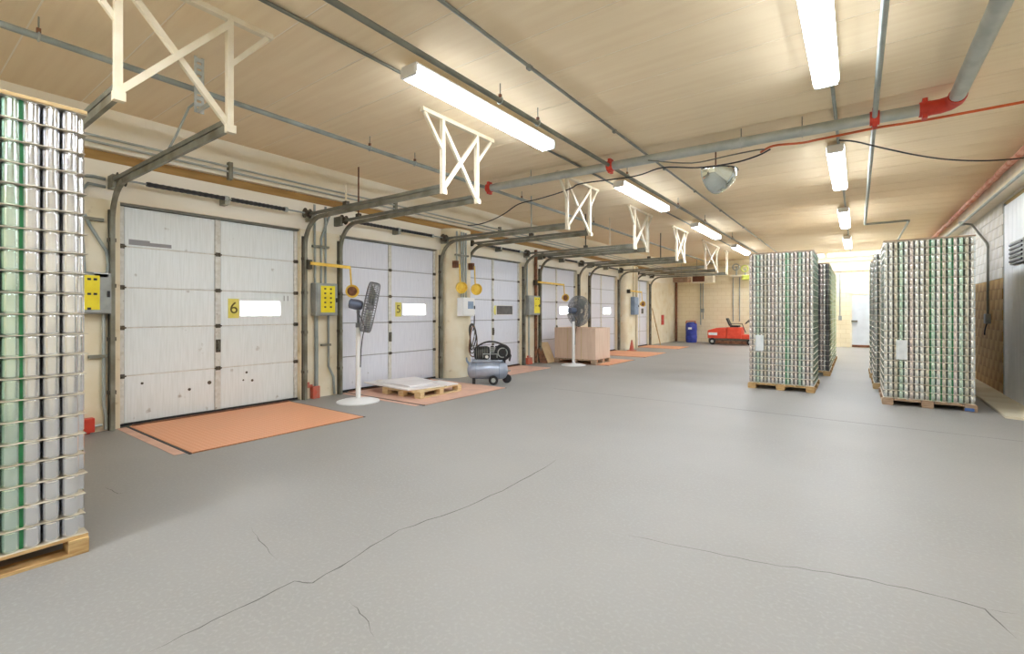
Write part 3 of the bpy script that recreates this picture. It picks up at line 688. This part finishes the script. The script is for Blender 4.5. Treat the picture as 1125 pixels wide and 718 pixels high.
stack(-1.68, 15.75, 'third stack left of the aisle', [0, 1, 0], 'wood', sheets=False, green_side=True)
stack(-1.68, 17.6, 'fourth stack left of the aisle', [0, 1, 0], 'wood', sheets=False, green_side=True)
stack(.28, 12.1, 'second stack right of the aisle', [0, 3, 0], 'wood', sheets=False)
stack(.26, 14.0, 'third stack right of the aisle', [0, 3, 0], 'wood', sheets=False)
o = MB().box((1.36, 10.135, .012), (1.47, 10.145, .06)).build('tape_tag', 'bluetape'); tag(o, 'small blue tag at the pallet corner beside the curb', 'tag')

# ------------------------------------------------------------------ orange dock levellers
def leveller(y0, y1, label, m, x1=-5.9):
    t = thing('dock_leveler', label, 'dock leveler', (WX + .004, y0, 0), group='orange dock levelers')
    L = x1 - WX; W = y1 - y0
    MB().box((0, 0, .001), (L, W, .012)).build('deck_plate', m, t, bevel=.003)
    for yy in (-.03, W + .005): MB().box((0, yy, .0005), (L + .01, yy + .024, .006)).build('edge_gap', 'softblack', t)
    MB().box((0, -.14, .0004), (L * .96, -.036, .0035)).build('side_strip', 'orangefade', t)
    MB().tube([(.03, .02, .02), (.03, W - .02, .02)], .014, 6).build('hinge_bar', 'bracketbrown', t)
    MB().box((L - .06, .0, .001), (L, W, .0135)).build('lip', m, t)
leveller(2.13, 4.36, 'bright orange steel dock leveler plate before door 6', 'tread')
leveller(5.52, 7.75, 'faded orange dock leveler plate under the low pallet', 'orangefade', -5.82)
leveller(9.1, 11.3, 'faded orange dock leveler plate beyond the compressor', 'orangefade', -6.9)
leveller(12.8, 14.75, 'orange dock leveler plate under the cardboard bin', 'orange', -5.85)
leveller(15.9, 18.1, 'orange dock leveler plate left of the broad pillar', 'orange', -5.9)
leveller(20.32, 21.88, 'farthest orange dock leveler plate', 'orange', -6.1)

# ------------------------------------------------------------------ electrical boxes, arms and brackets on the piers
def ctrl(x, y0, y1, z0, z1, label, body='boxgrey', yel=(0.12, .72), marks=8, white=False):
    W, H = y1 - y0, z1 - z0
    t = thing('control_box', label, 'control box', (x + .003, (y0 + y1) / 2, (z0 + z1) / 2), group='electrical boxes on the loading wall')
    MB().box((0, -W / 2, -H / 2), (.17, W / 2, H / 2)).build('enclosure', body, t, bevel=.012)
    d = MB().box((.17, -W / 2 + .015, -H / 2 + .015), (.185, W / 2 - .015, H / 2 - .015)).build('door', body, t, bevel=.004)
    MB().box((.185, W / 2 - .05, -.05), (.205, W / 2 - .025, .03)).build('latch', 'softblack', d)
    if yel:
        a, b = -W / 2 + W * yel[0], -W / 2 + W * yel[1]
        l = MB().box((.1855, a, -H * .40), (.187, b, H * .42)).build('yellow_panel', 'yellow', t)
        for k in range(marks):
            yy = a + (b - a) * (.3 if k % 2 == 0 else .7); z = H * .33 - (k // 2) * (H * .7 / max(1, marks // 2))
            MB().box((.187, yy - .018, z - .015), (.19, yy + .018, z + .012)).build('push_button', 'softblack', l)
    if white:
        MB().box((.1855, -W * .1, -H * .1), (.187, W * .35, H * .3)).build('label_plate', 'boxblue', t)
    return t
ctrl(WX, 1.56, 1.9, 1.53, 2.06, 'grey control box with yellow panel beside door 6 and the left can stack', yel=(.2, .64), marks=5)
o = MB().box((WX + .186, 1.72, 2.0), (WX + .188, 1.86, 2.05)).build('notice_sticker', 'paper'); tag(o, 'small white sticker on the control box left of door 6', 'sticker')
ctrl(WX, 4.76, 5.2, 1.49, 2.08, 'grey control box with yellow button panel between doors 6 and 5', yel=(.2, .85), marks=10)
ctrl(WX, 11.55, 12.12, 1.47, 2.05, 'grey control box with yellow panel right of the compressor', yel=(.45, 1.0), marks=4)
ctrl(WX + .36, 8.24, 8.68, 1.46, 1.9, 'white electrical box on the rounded pillar under yellow lamps', 'whiteplain', None, 0, True)
ctrl(WX + .3, 18.95, 19.4, 1.45, 2.2, 'blue grey electrical box on the broad cream pillar', 'boxblue', None)

def conduits(x, paths, label, m='pipegrey', r=.02, strap=None):
    t = thing('conduit_run', label, 'conduit', (x + .004, paths[0][0][0], 0), group='conduit runs on the piers'); b = paths[0][0][0]
    for p in paths:
        MB().tube([(0 + (q[2] if len(q) > 2 else .03), q[0] - b, q[1]) for q in p], r, 8).build('pipe', m, t, True)
    for s in (strap or []):
        MB().box((.0, s[0] - b, s[2] - .02), (.055, s[1] - b, s[2] + .02)).build('strap', 'track', t)
conduits(WX, [[(1.62, 2.05), (1.6, 2.5), (1.5, 2.7), (1.5, 3.15), (1.56, 3.28), (1.75, 3.3), (1.87, 3.29)], [(1.66, 2.05), (1.62, 2.9), (1.63, 3.1), (1.7, 3.2), (1.87, 3.19)], [(1.88, 1.9), (1.9, 2.2), (1.88, 2.35), (1.72, 2.65), (1.66, 2.8)]], 'grey bent conduits rising from the control box left of door 6', strap=[(1.45, 1.85, 2.75)])
conduits(WX, [[(1.85, 1.53), (1.85, .35), (1.875, .2), (1.875, .02)]], 'grey conduit down the pier left of door 6', 'galv', strap=[(1.7, 1.885, .98)])
conduits(WX, [[(4.83, 2.07), (4.82, 3.5)], [(4.95, 2.07), (4.95, 2.9), (5.1, 3.3), (5.2, 3.5)], [(5.04, 2.07), (5.04, 3.5)]], 'three grey conduits rising above the control box between doors 6 and 5', strap=[(4.78, 5.1, 2.75)])
conduits(WX, [[(4.85, 1.5), (4.85, 1.1)], [(4.85, 1.12, .035), (4.85, .12, .035)]], 'thick grey conduit below the control box between doors 6 and 5', 'pipegrey', .034)
conduits(WX, [[(5.1, 1.5), (5.1, .55), (5.2, .35), (5.22, .02)]], 'thin grey conduit bending to floor between doors 6 and 5', 'pipegrey', .022, [(4.95, 5.14, .95)])
conduits(WX + .36, [[(8.36, 1.9), (8.36, 3.45)], [(8.44, 1.9), (8.44, 3.45)], [(8.52, 1.9), (8.52, 3.45)], [(8.2, 2.75), (8.2, 3.45)]], 'bundle of grey conduits up the rounded pillar', 'galv', .022, [(8.15, 8.6, 2.9)])
conduits(WX, [[(11.65, 2.05), (11.65, 3.4)], [(11.75, 1.47), (11.75, .02)]], 'grey conduit through the control box right of the compressor', 'galv', .025)
conduits(WX, [[(12.1, 3.45, .05), (12.1, .02, .05)]], 'rusty brown pipe on the pier right of the compressor', 'bracketbrown', .05)
conduits(WX + .3, [[(19.2, 3.5), (19.2, 2.2)]], 'white pipe above the box on the broad pillar', 'whitemetal', .05)
conduits(WX + .3, [[(19.55, 3.5), (19.55, .02)]], 'white floor-length pipe on the broad pillar edge', 'whitemetal', .06)

def dock_lamp(x, y0, y1, z, drop, label, tilt=0.0, k=1.0, lens='bracketbrown'):
    t = thing('dock_lamp', label, 'lamp', (x, y0, z), group='yellow dock lamps')
    MB().box((.0, -.04, -.08), (.13, .04, .08)).build('wall_bracket', 'bracketbrown' if k > 1 else 'trackdark', t)
    L = y1 - y0
    if abs(L) > .05: MB().bar((.13, 0, .02), (.18, L, 0), .035, .055).build('arm', 'yellowarm', t)
    MB().tube([(.18, L, 0), (.18, L + .01, -.12), (.19, L + .02, -drop + .1)], .016, 6).build('drop_tube', 'yellowarm', t)
    T = Matrix.Translation((.21, L + .02, -drop)) @ Matrix.Rotation(math.radians(62), 4, 'Z') @ Matrix.Rotation(math.radians(90 + tilt), 4, 'X') @ Matrix.Scale(k, 4)
    MB().lathe([(.03, -.1), (.08, -.08), (.11, -.02), (.12, .03), (.125, .05), (.11, .05), (.09, .02)], 18, T).build('lamp_head', 'yellowarm', t, True)
    MB().lathe([(.088, .021), (.07, .03), (.03, .034)], 18, T).build('lens', lens, t, True)
dock_lamp(WX + .03, 4.66, 5.44, 2.40, .45, 'yellow swing arm lamp between doors 6 and 5')
dock_lamp(WX + .36, 8.12, 8.13, 2.67, .54, 'left of the two yellow lamps on the rounded pillar', 14, 1.12, 'yellowarm')
dock_lamp(WX + .36, 8.68, 8.66, 2.66, .55, 'right of the two yellow lamps on the rounded pillar', 10, 1.12, 'yellowarm')
dock_lamp(WX + .05, 12.0, 13.5, 2.45, .42, 'yellow swing arm lamp reaching towards the second pedestal fan')
dock_lamp(WX + .3, 18.6, 19.75, 2.42, .5, 'yellow arm lamp on the broad cream pillar')

def red_bracket(x, yy, label, m):
    t = thing('wheel_chock_bracket', label, 'bracket', (x, yy, 0), group='red floor brackets by the doors')
    MB().box((.0, -.11, .02), (.1, .09, .2)).build('box', m, t, bevel=.008)
    MB().box((.0, -.09, .2), (.03, -.02, .3)).build('tab', m, t, bevel=.005)
    MB().tube([(.05, .09, .09), (.05, .17, .09)], .018, 8).build('pin', 'galv', t)
    MB().box((-.002, -.05, 0), (.06, .05, .03)).build('foot', m, t)
red_bracket(WX, 1.66, 'red steel bracket on the floor left of door 6', 'red')
t = thing('wheel_chock_bracket', 'faded red bracket on the floor between doors 6 and 5', 'bracket', (WX, 4.72, 0), group='red floor brackets by the doors')
MB().box((0, .03, .0), (.1, .17, .22)).build('box', 'redfade', t, bevel=.008); MB().box((0, -.08, .2), (.04, .06, .25)).box((0, -.08, .25), (.04, .0, .3)).build('tab', 'redfade', t)
o = MB().box((WX, 11.62, 0), (WX + .09, 11.86, .2)).box((WX, 11.68, .2), (WX + .05, 11.8, .26)).build('wheel_chock_bracket', 'redfade', None, bevel=.008); tag(o, 'faded red bracket at the floor right of the compressor', 'bracket', 'red floor brackets by the doors')

# ------------------------------------------------------------------ pedestal fans
def fan(loc, axis, label, hub=1.62, R=.44):
    t = thing('pedestal_fan', label, 'fan', loc, 0, 'pedestal fans')
    MB().lathe([(.36, 0), (.36, .018), (.3, .035), (.1, .055), (.06, .07)], 28).build('base', 'whiteplain', t, True)
    MB().lathe([(.042, .05), (.042, 1.3), (.03, 1.32)], 14).build('pole', 'whiteplain', t, True)
    MB().lathe([(.026, 1.28), (.026, hub - .12)], 10).lathe([(.045, 1.29), (.045, 1.37)], 12).build('inner_pole', 'fangrey', t, True)
    ax = Vector(axis).normalized(); q = ax.to_track_quat('Z', 'Y').to_matrix().to_4x4()
    T = Matrix.Translation((0, 0, hub)) @ q
    MB().box((-.06, -.03, -.02), (.06, .03, .06), T).tube([T @ V(0, 0, 0), V(0, 0, hub - .14)], .03, 8).build('yoke', 'fangrey', t)
    MB().lathe([(.05, -.16), (.085, -.14), (.095, -.02), (.08, .06), (.05, .08)], 18, T).build('motor', 'fanblue', t, True)
    c = MB()
    for z, rr in ((.10, .1), (.095, R * .35), (.095, R * .6), (.1, R * .82), (.14, R), (.2, R + .004), (.26, R), (.3, R * .82), (.305, R * .6), (.305, R * .35), (.30, .1)):
        c.torus(T @ V(0, 0, z), ax, rr, .006, 30, 4)
    for k in range(60):
        a = 2 * PI * k / 60; ca, sa = math.cos(a), math.sin(a)
        c.tube([T @ V(ca * r_, sa * r_, z) for r_, z in ((.08, .098), (R * .6, .095), (R * .92, .105), (R * .985, .12), (R, .15), (R, .25), (R * .985, .28), (R * .92, .295), (R * .6, .305), (.08, .302))], .0056, 4)
    c.build('cage', 'fangrey', t, True)
    for k in range(3):
        a = 2 * PI * k / 3; vs = []
        for i in range(7):
            r_ = .07 + (R * .9 - .07) * i / 6; w_ = .05 + .12 * (i / 6) ** .6
            for s in (-1, 1):
                aa = a + s * w_ / max(r_, .12) * .8
                for dz in (0, .006): vs.append(T @ V(r_ * math.cos(aa), r_ * math.sin(aa), .2 + s * .045 + dz))
        fs = []
        for i in range(6):
            p = i * 4; q2 = p + 4; fs += [(p, p + 2, q2 + 2, q2), (p + 1, q2 + 1, q2 + 3, p + 3), (p, q2, q2 + 1, p + 1), (p + 2, p + 3, q2 + 3, q2 + 2)]
        MB().add(vs, fs).build('blade', 'galv', t, True)
    MB().lathe([(.06, .15), (.06, .25), (.03, .27)], 14, T).build('hub', 'fangrey', t, True)
    MB().tube([T @ V(.06, .03, -.08), V(.1, .06, 1.3), V(.08, .03, 1.12), V(.05, .02, .9), V(.048, .01, .6)], .008, 6).build('cord', 'softblack', t, True)
fan((-7.0, 5.07, 0), (.60, .78, -.2), 'tall white pedestal fan turned sideways before door 5', 1.68)
fan((-6.73, 12.3, 0), (.35, .95, -.02), 'white pedestal fan facing away before the cardboard bin', 1.6)

# ------------------------------------------------------------------ low pallet with white boards
pallet(-6.77, 6.36, 1.02, 1.1, .13, 'low pale wooden pallet holding loose white boards', 'woodpale', 0.02, None, 6, .014)
def sheetboard(pts, z, th, label):
    o = MB().poly(pts, z, z + th).build('white_board', 'sheetwhite', None, bevel=.004); tag(o, label, 'board', 'white boards on the low pallet')
sheetboard([(-7.9, 5.85), (-6.5, 5.75), (-6.32, 6.5), (-7.75, 6.75)], .145, .028, 'large white board overhanging the low pallet, lowest of three')
sheetboard([(-7.72, 6.0), (-6.62, 5.9), (-6.62, 6.62), (-7.5, 6.85)], .174, .03, 'white board lying uppermost at the left of the low pallet')
sheetboard([(-7.0, 6.66), (-6.3, 6.55), (-6.3, 6.86), (-6.9, 6.95)], .146, .02, 'small white board at the right end of the low pallet')

# ------------------------------------------------------------------ air compressor
t = thing('air_compressor', 'grey portable air compressor with black motor on wheels', 'air compressor', (-6.5, 8.02, 0), math.atan2(.63, .776))
Tk = Matrix.Translation((0, 0, .3)) @ Matrix.Rotation(PI / 2, 4, 'Y')
MB().lathe([(.02, -.44), (.11, -.425), (.17, -.39), (.2, -.33), (.2, .33), (.17, .39), (.11, .425), (.02, .44)], 24, Tk).build('tank', 'tankgrey', t, True)
for x in (-.25, .25): MB().torus((x, 0, .3), (1, 0, 0), .2, .006, 24, 4).build('weld_seam', 'boxblue', t)
MB().box((-.34, -.16, .49), (.32, .16, .52)).box((-.3, -.12, .44), (.28, .12, .5)).build('platform', 'tankgrey', t, bevel=.01)
for s in (-1, 1):
    w_ = MB().lathe([(.03, -.03), (.085, -.03), (.1, -.015), (.1, .015), (.085, .03), (.03, .03)], 20, Matrix.Translation((.12, s * .19, .1)) @ Matrix.Rotation(PI / 2, 4, 'X')).build('wheel', 'rubber', t, True)
    MB().lathe([(.012, -.034), (.05, -.032), (.05, .032), (.012, .034)], 14, Matrix.Translation((.12, s * .19, .1)) @ Matrix.Rotation(PI / 2, 4, 'X')).build('wheel_hub', 'galv', w_, True)
    MB().box((-.3 - .03, s * .1 - .02, 0), (-.3 + .03, s * .1 + .02, .15)).build('foot', 'softblack', t)
wk = MB().lathe([(.03, -.03), (.09, -.03), (.1, 0), (.09, .03), (.03, .03)], 20, Matrix.Translation((.42, .05, .1)) @ Matrix.Rotation(PI / 2, 4, 'X')).build('wheel', 'rubber', t, True)
MB().tube([(.12, -.19, .1), (.12, .19, .1)], .012, 8).build('axle', 'galv', t)
MB().lathe([(.06, -.18), (.135, -.16), (.145, .1), (.12, .16), (.06, .17)], 18, Matrix.Translation((-.12, .02, .67)) @ Matrix.Rotation(PI / 2, 4, 'Y')).build('motor', 'softblack', t, True)
for k in range(6): MB().torus((-.24 + k * .045, .02, .67), (1, 0, 0), .145, .009, 20, 4).build('cooling_fin', 'pipedark', t)
MB().box((.06, -.1, .52), (.24, .1, .68)).build('crankcase', 'softblack', t, bevel=.02)
for s in (-.5, .5):
    for k in range(4): MB().cb((.15 + s * .1, 0, .7 + k * .028), (.1, .15, .014)).build('cylinder_fin', 'galv', t)
    MB().cb((.15 + s * .1, 0, .755), (.075, .1, .13)).build('cylinder_head', 'softblack', t, bevel=.01)
MB().tube([(.37 + .0 * k, .17 * math.cos(2 * PI * k / 20), .62 + .17 * math.sin(2 * PI * k / 20)) for k in range(20)], .02, 6, True).build('flywheel', 'softblack', t, True)
for k in range(5): MB().bar((.37, 0, .62), (.37, .16 * math.cos(2 * PI * k / 5), .62 + .16 * math.sin(2 * PI * k / 5)), .03, .015, (1, 0, 0)).build('spoke', 'galv', t)
MB().sweep(arc((-.3, 0, .74), (0, 0, 1.06), (.42, 0, .8), 12) + [(.5, 0, .62), (.47, 0, .5)], [(-.13, -.012), (.13, -.012), (.13, .012), (-.13, .012)]).build('belt_guard', 'softblack', t, True)
MB().lathe([(.03, -.1), (.15, -.1), (.18, -.07), (.18, .07), (.15, .1), (.03, .1)], 22, Matrix.Translation((.32, 0, .68)) @ Matrix.Rotation(PI / 2, 4, 'X')).build('fan_cowl', 'softblack', t, True)
MB().torus((.32, -.101, .68), (0, 1, 0), .1, .012, 20, 5).build('cowl_ring', 'galv', t, True)
MB().tube([(-.1, -.17, .58), (-.1, -.19, .66), (.2, -.19, .66), (.2, -.17, .58)], .012, 6).build('pressure_pipe', 'galv', t, True)
MB().lathe([(.035, 0), (.035, .02)], 14, Matrix.Translation((-.02, -.19, .6)) @ Matrix.Rotation(PI / 2, 4, 'X')).build('gauge', 'whiteplain', t)
MB().tube([(-.38, -.11, .4), (-.45, -.11, .5), (-.46, -.11, .56), (-.46, .11, .56), (-.45, .11, .5), (-.38, .11, .4)], .012, 6).build('handle', 'boxblue', t, True)
# hoses hung on the pillar
mb = MB()
t = thing('hose_bundle', 'tangle of dark hoses hanging on the rounded pillar by the compressor', 'hose', (WX + .39, 8.75, 0))
for k in range(4):
    path = []; r_ = .16 + .03 * k
    for i in range(26):
        a = 2 * PI * i / 26; path.append((.04 + .012 * k + .03 * math.sin(a * 2 + k), -.05 + .35 * r_ * 1.6 * math.cos(a), 1.0 + .12 * k * 0 - .1 * k * .5 + (r_ + .12) * math.sin(a)))
    MB().tube(path, .013, 6, True).build('hose_loop', ('pipedark', 'softblack', 'hinge', 'bracketbrown')[k], t, True)
MB().tube([(.05, .03, 1.5), (.05, .02, 1.25), (.05, -.02, 1.1)], .014, 6).build('hose_end', 'softblack', t, True)
MB().tube([(.04, .0, .75), (.09, .05, .4), (.2, .1, .08), (.45, -.1, .03), (.7, -.3, .03)], .014, 6).build('floor_hose', 'pipedark', t, True)
o = MB().bar((-7.6, 9.2, .03), (-7.35, 9.95, .03), .14, .05).build('floor_strip', 'boxgrey', None, bevel=.004); tag(o, 'pale grey metal strip on the floor right of the compressor', 'strip')

# ------------------------------------------------------------------ cardboard bin, flat carton, cone
pallet(-6.9, 13.18, 1.4, 1.04, .14, 'wooden pallet carrying the big cardboard bin', 'woodgrey', 0, None, 7, .014)
t = thing('cardboard_bin', 'large open cardboard bin standing on a wooden pallet', 'cardboard box', (-6.9, 13.18, .154))
for (a, b, nm) in (((-.69, -.51, 0), (.69, -.495, .93), 'wall_panel'), ((-.69, .495, 0), (.69, .51, .93), 'wall_panel'), ((-.69, -.495, 0), (-.675, .495, .93), 'wall_panel'), ((.675, -.495, 0), (.69, .495, .93), 'wall_panel'), ((-.675, -.495, 0), (.675, .495, .015), 'bottom_panel'), ((-.675, -.495, .88), (.675, .495, .9), 'lid_panel')):
    MB().box(a, b).build(nm, 'card', t)
for x in (-.23, .23): MB().box((x - .012, -.514, .0), (x + .012, -.51, .93)).build('fold_crease', 'cardtan', t)
t = thing('flat_carton', 'tan flattened carton leaning by the cardboard bin', 'cardboard box', (-7.64, 12.34, 0))
MB().add([V(.0, .0, 0), V(.0, .42, 0), V(-.3, .45, .6), V(-.3, .02, .62), V(.03, .0, .01), V(.03, .42, .01), V(-.27, .45, .61), V(-.27, .02, .63)], [(0, 1, 2, 3), (7, 6, 5, 4), (0, 4, 5, 1), (1, 5, 6, 2), (2, 6, 7, 3), (3, 7, 4, 0)]).build('flap', 'cardtan', t)
MB().add([V(.0, .0, 0), V(-.02, -.02, 0), V(-.34, .0, .6), V(-.3, .02, .62), V(-.2, -.12, 0), V(-.38, -.06, .5)], [(0, 1, 2, 3), (1, 4, 5, 2), (0, 3, 2, 1)]).build('side_flap', 'bracketbrown', t)
t = thing('traffic_cone', 'small faded red traffic cone by the broad pillar', 'cone', (-7.35, 18.3, 0))
MB().box((-.15, -.15, 0), (.15, .15, .03)).build('base', 'redfade', t, bevel=.01)
MB().lathe([(.1, .03), (.028, .42), (.02, .44)], 16).build('cone_body', 'redfade', t, True)
o = MB().bar((-7.55, 22.35, 0), (-7.9, 22.2, 1.75), .06, .03).build('leaning_board', 'wood'); tag(o, 'thin pale board leaning against the wall near the far doors', 'board')

# ------------------------------------------------------------------ far end of the room
t = thing('blue_bin', 'blue plastic drum bin against the far end wall', 'bin', (-6.95, 25.35, 0))
MB().lathe([(.25, 0), (.27, .05), (.28, .3), (.27, .32), (.27, .62), (.285, .65), (.27, .95), (.2, 1.03), (.1, 1.05)], 22).build('body', 'bluebin', t, True)
for z in (.32, .64): MB().torus((0, 0, z), (0, 0, 1), .275, .015, 24, 5).build('rolling_hoop', 'bluebin', t, True)
MB().tube([(-.24, -.1, .98), (-.22, -.1, 1.1), (.22, -.1, 1.1), (.24, -.1, .98)], .03, 8).build('handle', 'redfade', t, True)
MB().box((-.09, -.285, .68), (.09, -.262, .78)).build('label_sticker', 'paper', t)
t = thing('floor_sweeper', 'red ride-on floor sweeper parked at the far end wall', 'floor sweeper', (-4.95, 24.7, 0))
MB().add([V(-.95, -.4, .3), V(-.95, -.4, .68), V(-.55, -.4, .8), V(-.1, -.4, .82), V(-.1, -.4, .3), V(-.95, .4, .3), V(-.95, .4, .68), V(-.55, .4, .8), V(-.1, .4, .82), V(-.1, .4, .3)], [(0, 4, 3, 2, 1), (5, 6, 7, 8, 9), (0, 1, 6, 5), (1, 2, 7, 6), (2, 3, 8, 7), (3, 4, 9, 8), (4, 0, 5, 9)]).build('engine_cover', 'sweeperred', t, bevel=.03)
MB().box((-.08, -.4, .3), (.55, .4, .84)).build('hopper_cover', 'sweeperred', t, bevel=.03)
MB().box((.55, -.38, .28), (1.15, .38, .5)).box((1.0, -.36, .5), (1.15, .36, .95)).build('front_body', 'sweeperred', t, bevel=.03)
MB().box((-.9, -.42, .14), (1.12, .42, .3)).build('chassis', 'hinge', t, bevel=.02)
MB().box((-.6, -.45, .05), (.9, -.42, .2)).build('brush_skirt', 'bracketbrown', t)
for x, s in ((-.72, -1), (-.72, 1), (.95, -1), (.95, 1)):
    w_ = MB().lathe([(.05, -.06), (.13, -.06), (.16, -.03), (.16, .03), (.13, .06), (.05, .06)], 18, Matrix.Translation((x, s * .42, .16)) @ Matrix.Rotation(PI / 2, 4, 'X')).build('wheel', 'rubber', t, True)
    MB().lathe([(.02, -.065), (.07, -.062), (.07, .062), (.02, .065)], 12, Matrix.Translation((x, s * .42, .16)) @ Matrix.Rotation(PI / 2, 4, 'X')).build('wheel_hub', 'galv', w_)
MB().box((.02, -.22, .84), (.42, .22, .93)).build('seat', 'softblack', t, bevel=.03)
MB().add([V(-.02, -.2, .9), V(.06, -.2, .9), V(-.1, -.2, 1.28), V(-.17, -.2, 1.26), V(-.02, .2, .9), V(.06, .2, .9), V(-.1, .2, 1.28), V(-.17, .2, 1.26)], [(0, 1, 2, 3), (7, 6, 5, 4), (0, 4, 5, 1), (1, 5, 6, 2), (2, 6, 7, 3), (3, 7, 4, 0)]).build('backrest', 'softblack', t, bevel=.02)
MB().tube([(1.02, 0, .9), (.82, 0, 1.12)], .03, 8).build('steering_column', 'softblack', t)
MB().torus((.8, 0, 1.14), (-.7, 0, .7), .19, .018, 20, 6).build('steering_wheel', 'softblack', t, True)
MB().tube([(.1, -.4, .84), (.1, -.42, 1.02), (.6, -.42, 1.02), (.75, -.4, .6)], .02, 6).build('hand_rail', 'softblack', t, True)
MB().box((-.9, -.405, .45), (-.5, -.401, .58)).build('side_marking', 'paper', t)
d = thing('door_9', 'pale blue grey personnel door in the far end wall', None, (-.18, EY, 0), kind='structure')
MB().box((0, -.04, .03), (.95, -.005, 2.33)).build('door_leaf', 'enddoor', d)
for (a, b) in (((-.07, -.07, 0), (0, 0, 2.4)), ((.95, -.07, 0), (1.02, 0, 2.4)), ((-.07, -.07, 2.33), (1.02, 0, 2.42))): MB().box(a, b).build('door_frame', 'cream', d)
MB().box((-.02, -.1, 1.12), (.2, -.04, 1.2)).build('lever_handle', 'pipedark', d)
MB().box((0, -.05, .02), (.95, -.041, .12)).build('kick_plate', 'bracketbrown', d)
# conduits and beam lines on the end wall
for k, (z, r, lab) in enumerate(((3.86, .05, 'upper cream pipe across the far end wall'), (3.42, .03, 'lower thin pipe across the far end wall'))):
    pipe('end_wall_pipe', [(-7.8, EY - .07, z), (2.1, EY - .07, z)], r, 'cream', lab)
for k, (x, z0, z1, lab) in enumerate(((-6.5, 1.2, 3.3, 'left thin conduit above the blue bin'), (-6.62, .9, 3.3, 'right thin conduit above the blue bin'), (-5.05, 1.1, 3.4, 'left thin conduit behind the red sweeper'), (-4.75, 1.1, 3.4, 'right thin conduit behind the red sweeper'), (-.62, 1.4, 3.3, 'thin conduit beside the far personnel door'))):
    pipe('conduit', [(x, EY - .03, z0), (x, EY - .03, z1)], .025, 'pipegrey', lab, 'conduit', 6)
o = MB().box((-6.62, EY - .07, 1.55), (-6.45, EY, 1.75)).build('outlet_box', 'boxgrey', None, bevel=.01); tag(o, 'small grey outlet box above the blue bin', 'box')
o = MB().box((-.67, EY - .08, 1.2), (-.55, EY, 1.4)).build('outlet_box', 'boxgrey', None, bevel=.01); tag(o, 'small grey switch box beside the far personnel door', 'box')
pipe('corner_pipe', [(-7.86, EY - .1, 0), (-7.86, EY - .1, 3.3)], .06, 'bracketbrown', 'dark brown vertical pipe in the far left corner')
def heater(x, yy, z, wd, label, front='louvre'):
    t = thing('unit_heater', label, 'heater', (x, yy, z))
    MB().box((0, 0, -.25), (wd, .5, .25)).build('casing', 'whitemetal', t, bevel=.02)
    MB().box((.06, -.012, -.19), (wd * .62, -.004, .19)).build('grille_back', front, t)
    for k in range(6): MB().bar((.06, -.02, -.16 + k * .065), (wd * .62, -.02, -.16 + k * .065), .03, .012).build('louvre_slat', 'bracketbrown', t)
    MB().tube([(wd * .2, .25, .25), (wd * .2, .25, CZ - z)], .012, 6).build('hanger_rod', 'pipegrey', t); MB().tube([(wd * .6, .25, .25), (wd * .6, .25, CZ - z)], .012, 6).build('hanger_rod', 'pipegrey', t)
heater(-6.72, 24.5, 3.27, 1.02, 'white unit heater with brown louvres below the ceiling')
t = thing('unit_heater', 'brownish unit heater in the far left corner', 'heater', (-7.55, 24.2, 3.2))
MB().box((0, 0, -.12), (.75, .5, .12)).build('casing', 'woodgrey', t, bevel=.02)
for k in range(3): MB().bar((.04, -.015, -.07 + k * .07), (.71, -.015, -.07 + k * .07), .03, .015).build('louvre_slat', 'bracketbrown', t)
MB().tube([(.35, .25, .12), (.35, .25, 1.0)], .012, 6).build('hanger_rod', 'pipegrey', t)
t = thing('valve_assembly', 'cluster of valves with yellow fittings high on the end wall', 'valve', (-4.4, 25.62, 3.4))
MB().tube([(-.75, 0, -.05), (.7, 0, -.05)], .06, 10).build('manifold', 'whitemetal', t, True)
for k, (x, z, m) in enumerate(((-.45, .4, 'galv'), (-.05, .3, 'greenyellow'), (.35, .35, 'softblack'))):
    h = MB().torus((x, -.12, z), (0, 1, 0), .15, .03, 18, 6).build('hand_wheel', m, t, True)
    MB().tube([(x, -.12, z), (x, 0, z), (x, 0, -.05)], .035, 8).build('stem', 'galv', t, True)
    MB().bar((x - .15, -.12, z), (x + .15, -.12, z), .03, .02).build('wheel_spoke', m, h)
for x in (-.6, .55): MB().box((x - .04, -.04, -.1), (x + .04, .275, .0)).build('wall_bracket', 'galv', t)
MB().box((-.2, -.1, -.25), (.45, .05, -.02)).build('valve_body', 'greenyellow', t, bevel=.03)
t = thing('post_hanger', 'slim cream post hanging from the ceiling near the end wall', 'hanger', (-4.55, 22.0, 3.2))
MB().box((-.04, -.04, 0), (.04, .04, 1.0)).build('post', 'whitemetal', t); MB().box((-.05, -.3, .95), (.05, .3, 1.0)).build('top_rail', 'whitemetal', t)
t = thing('fire_sign', 'red fire equipment sign on the wall near the far corner', 'sign', (WX, 23.9, 1.05))
for z in (0, .25): MB().box((.0, -.18, z - .1), (.02, .18, z + .1)).build('sign_panel', 'red', t)
MB().box((.0, -.2, -.13), (.012, .2, .38)).build('backing', 'redfade', t)
print('objects', len(bpy.data.objects), 'tris', sum(len(o.data.polygons) for o in bpy.data.objects if o.type == 'MESH'))
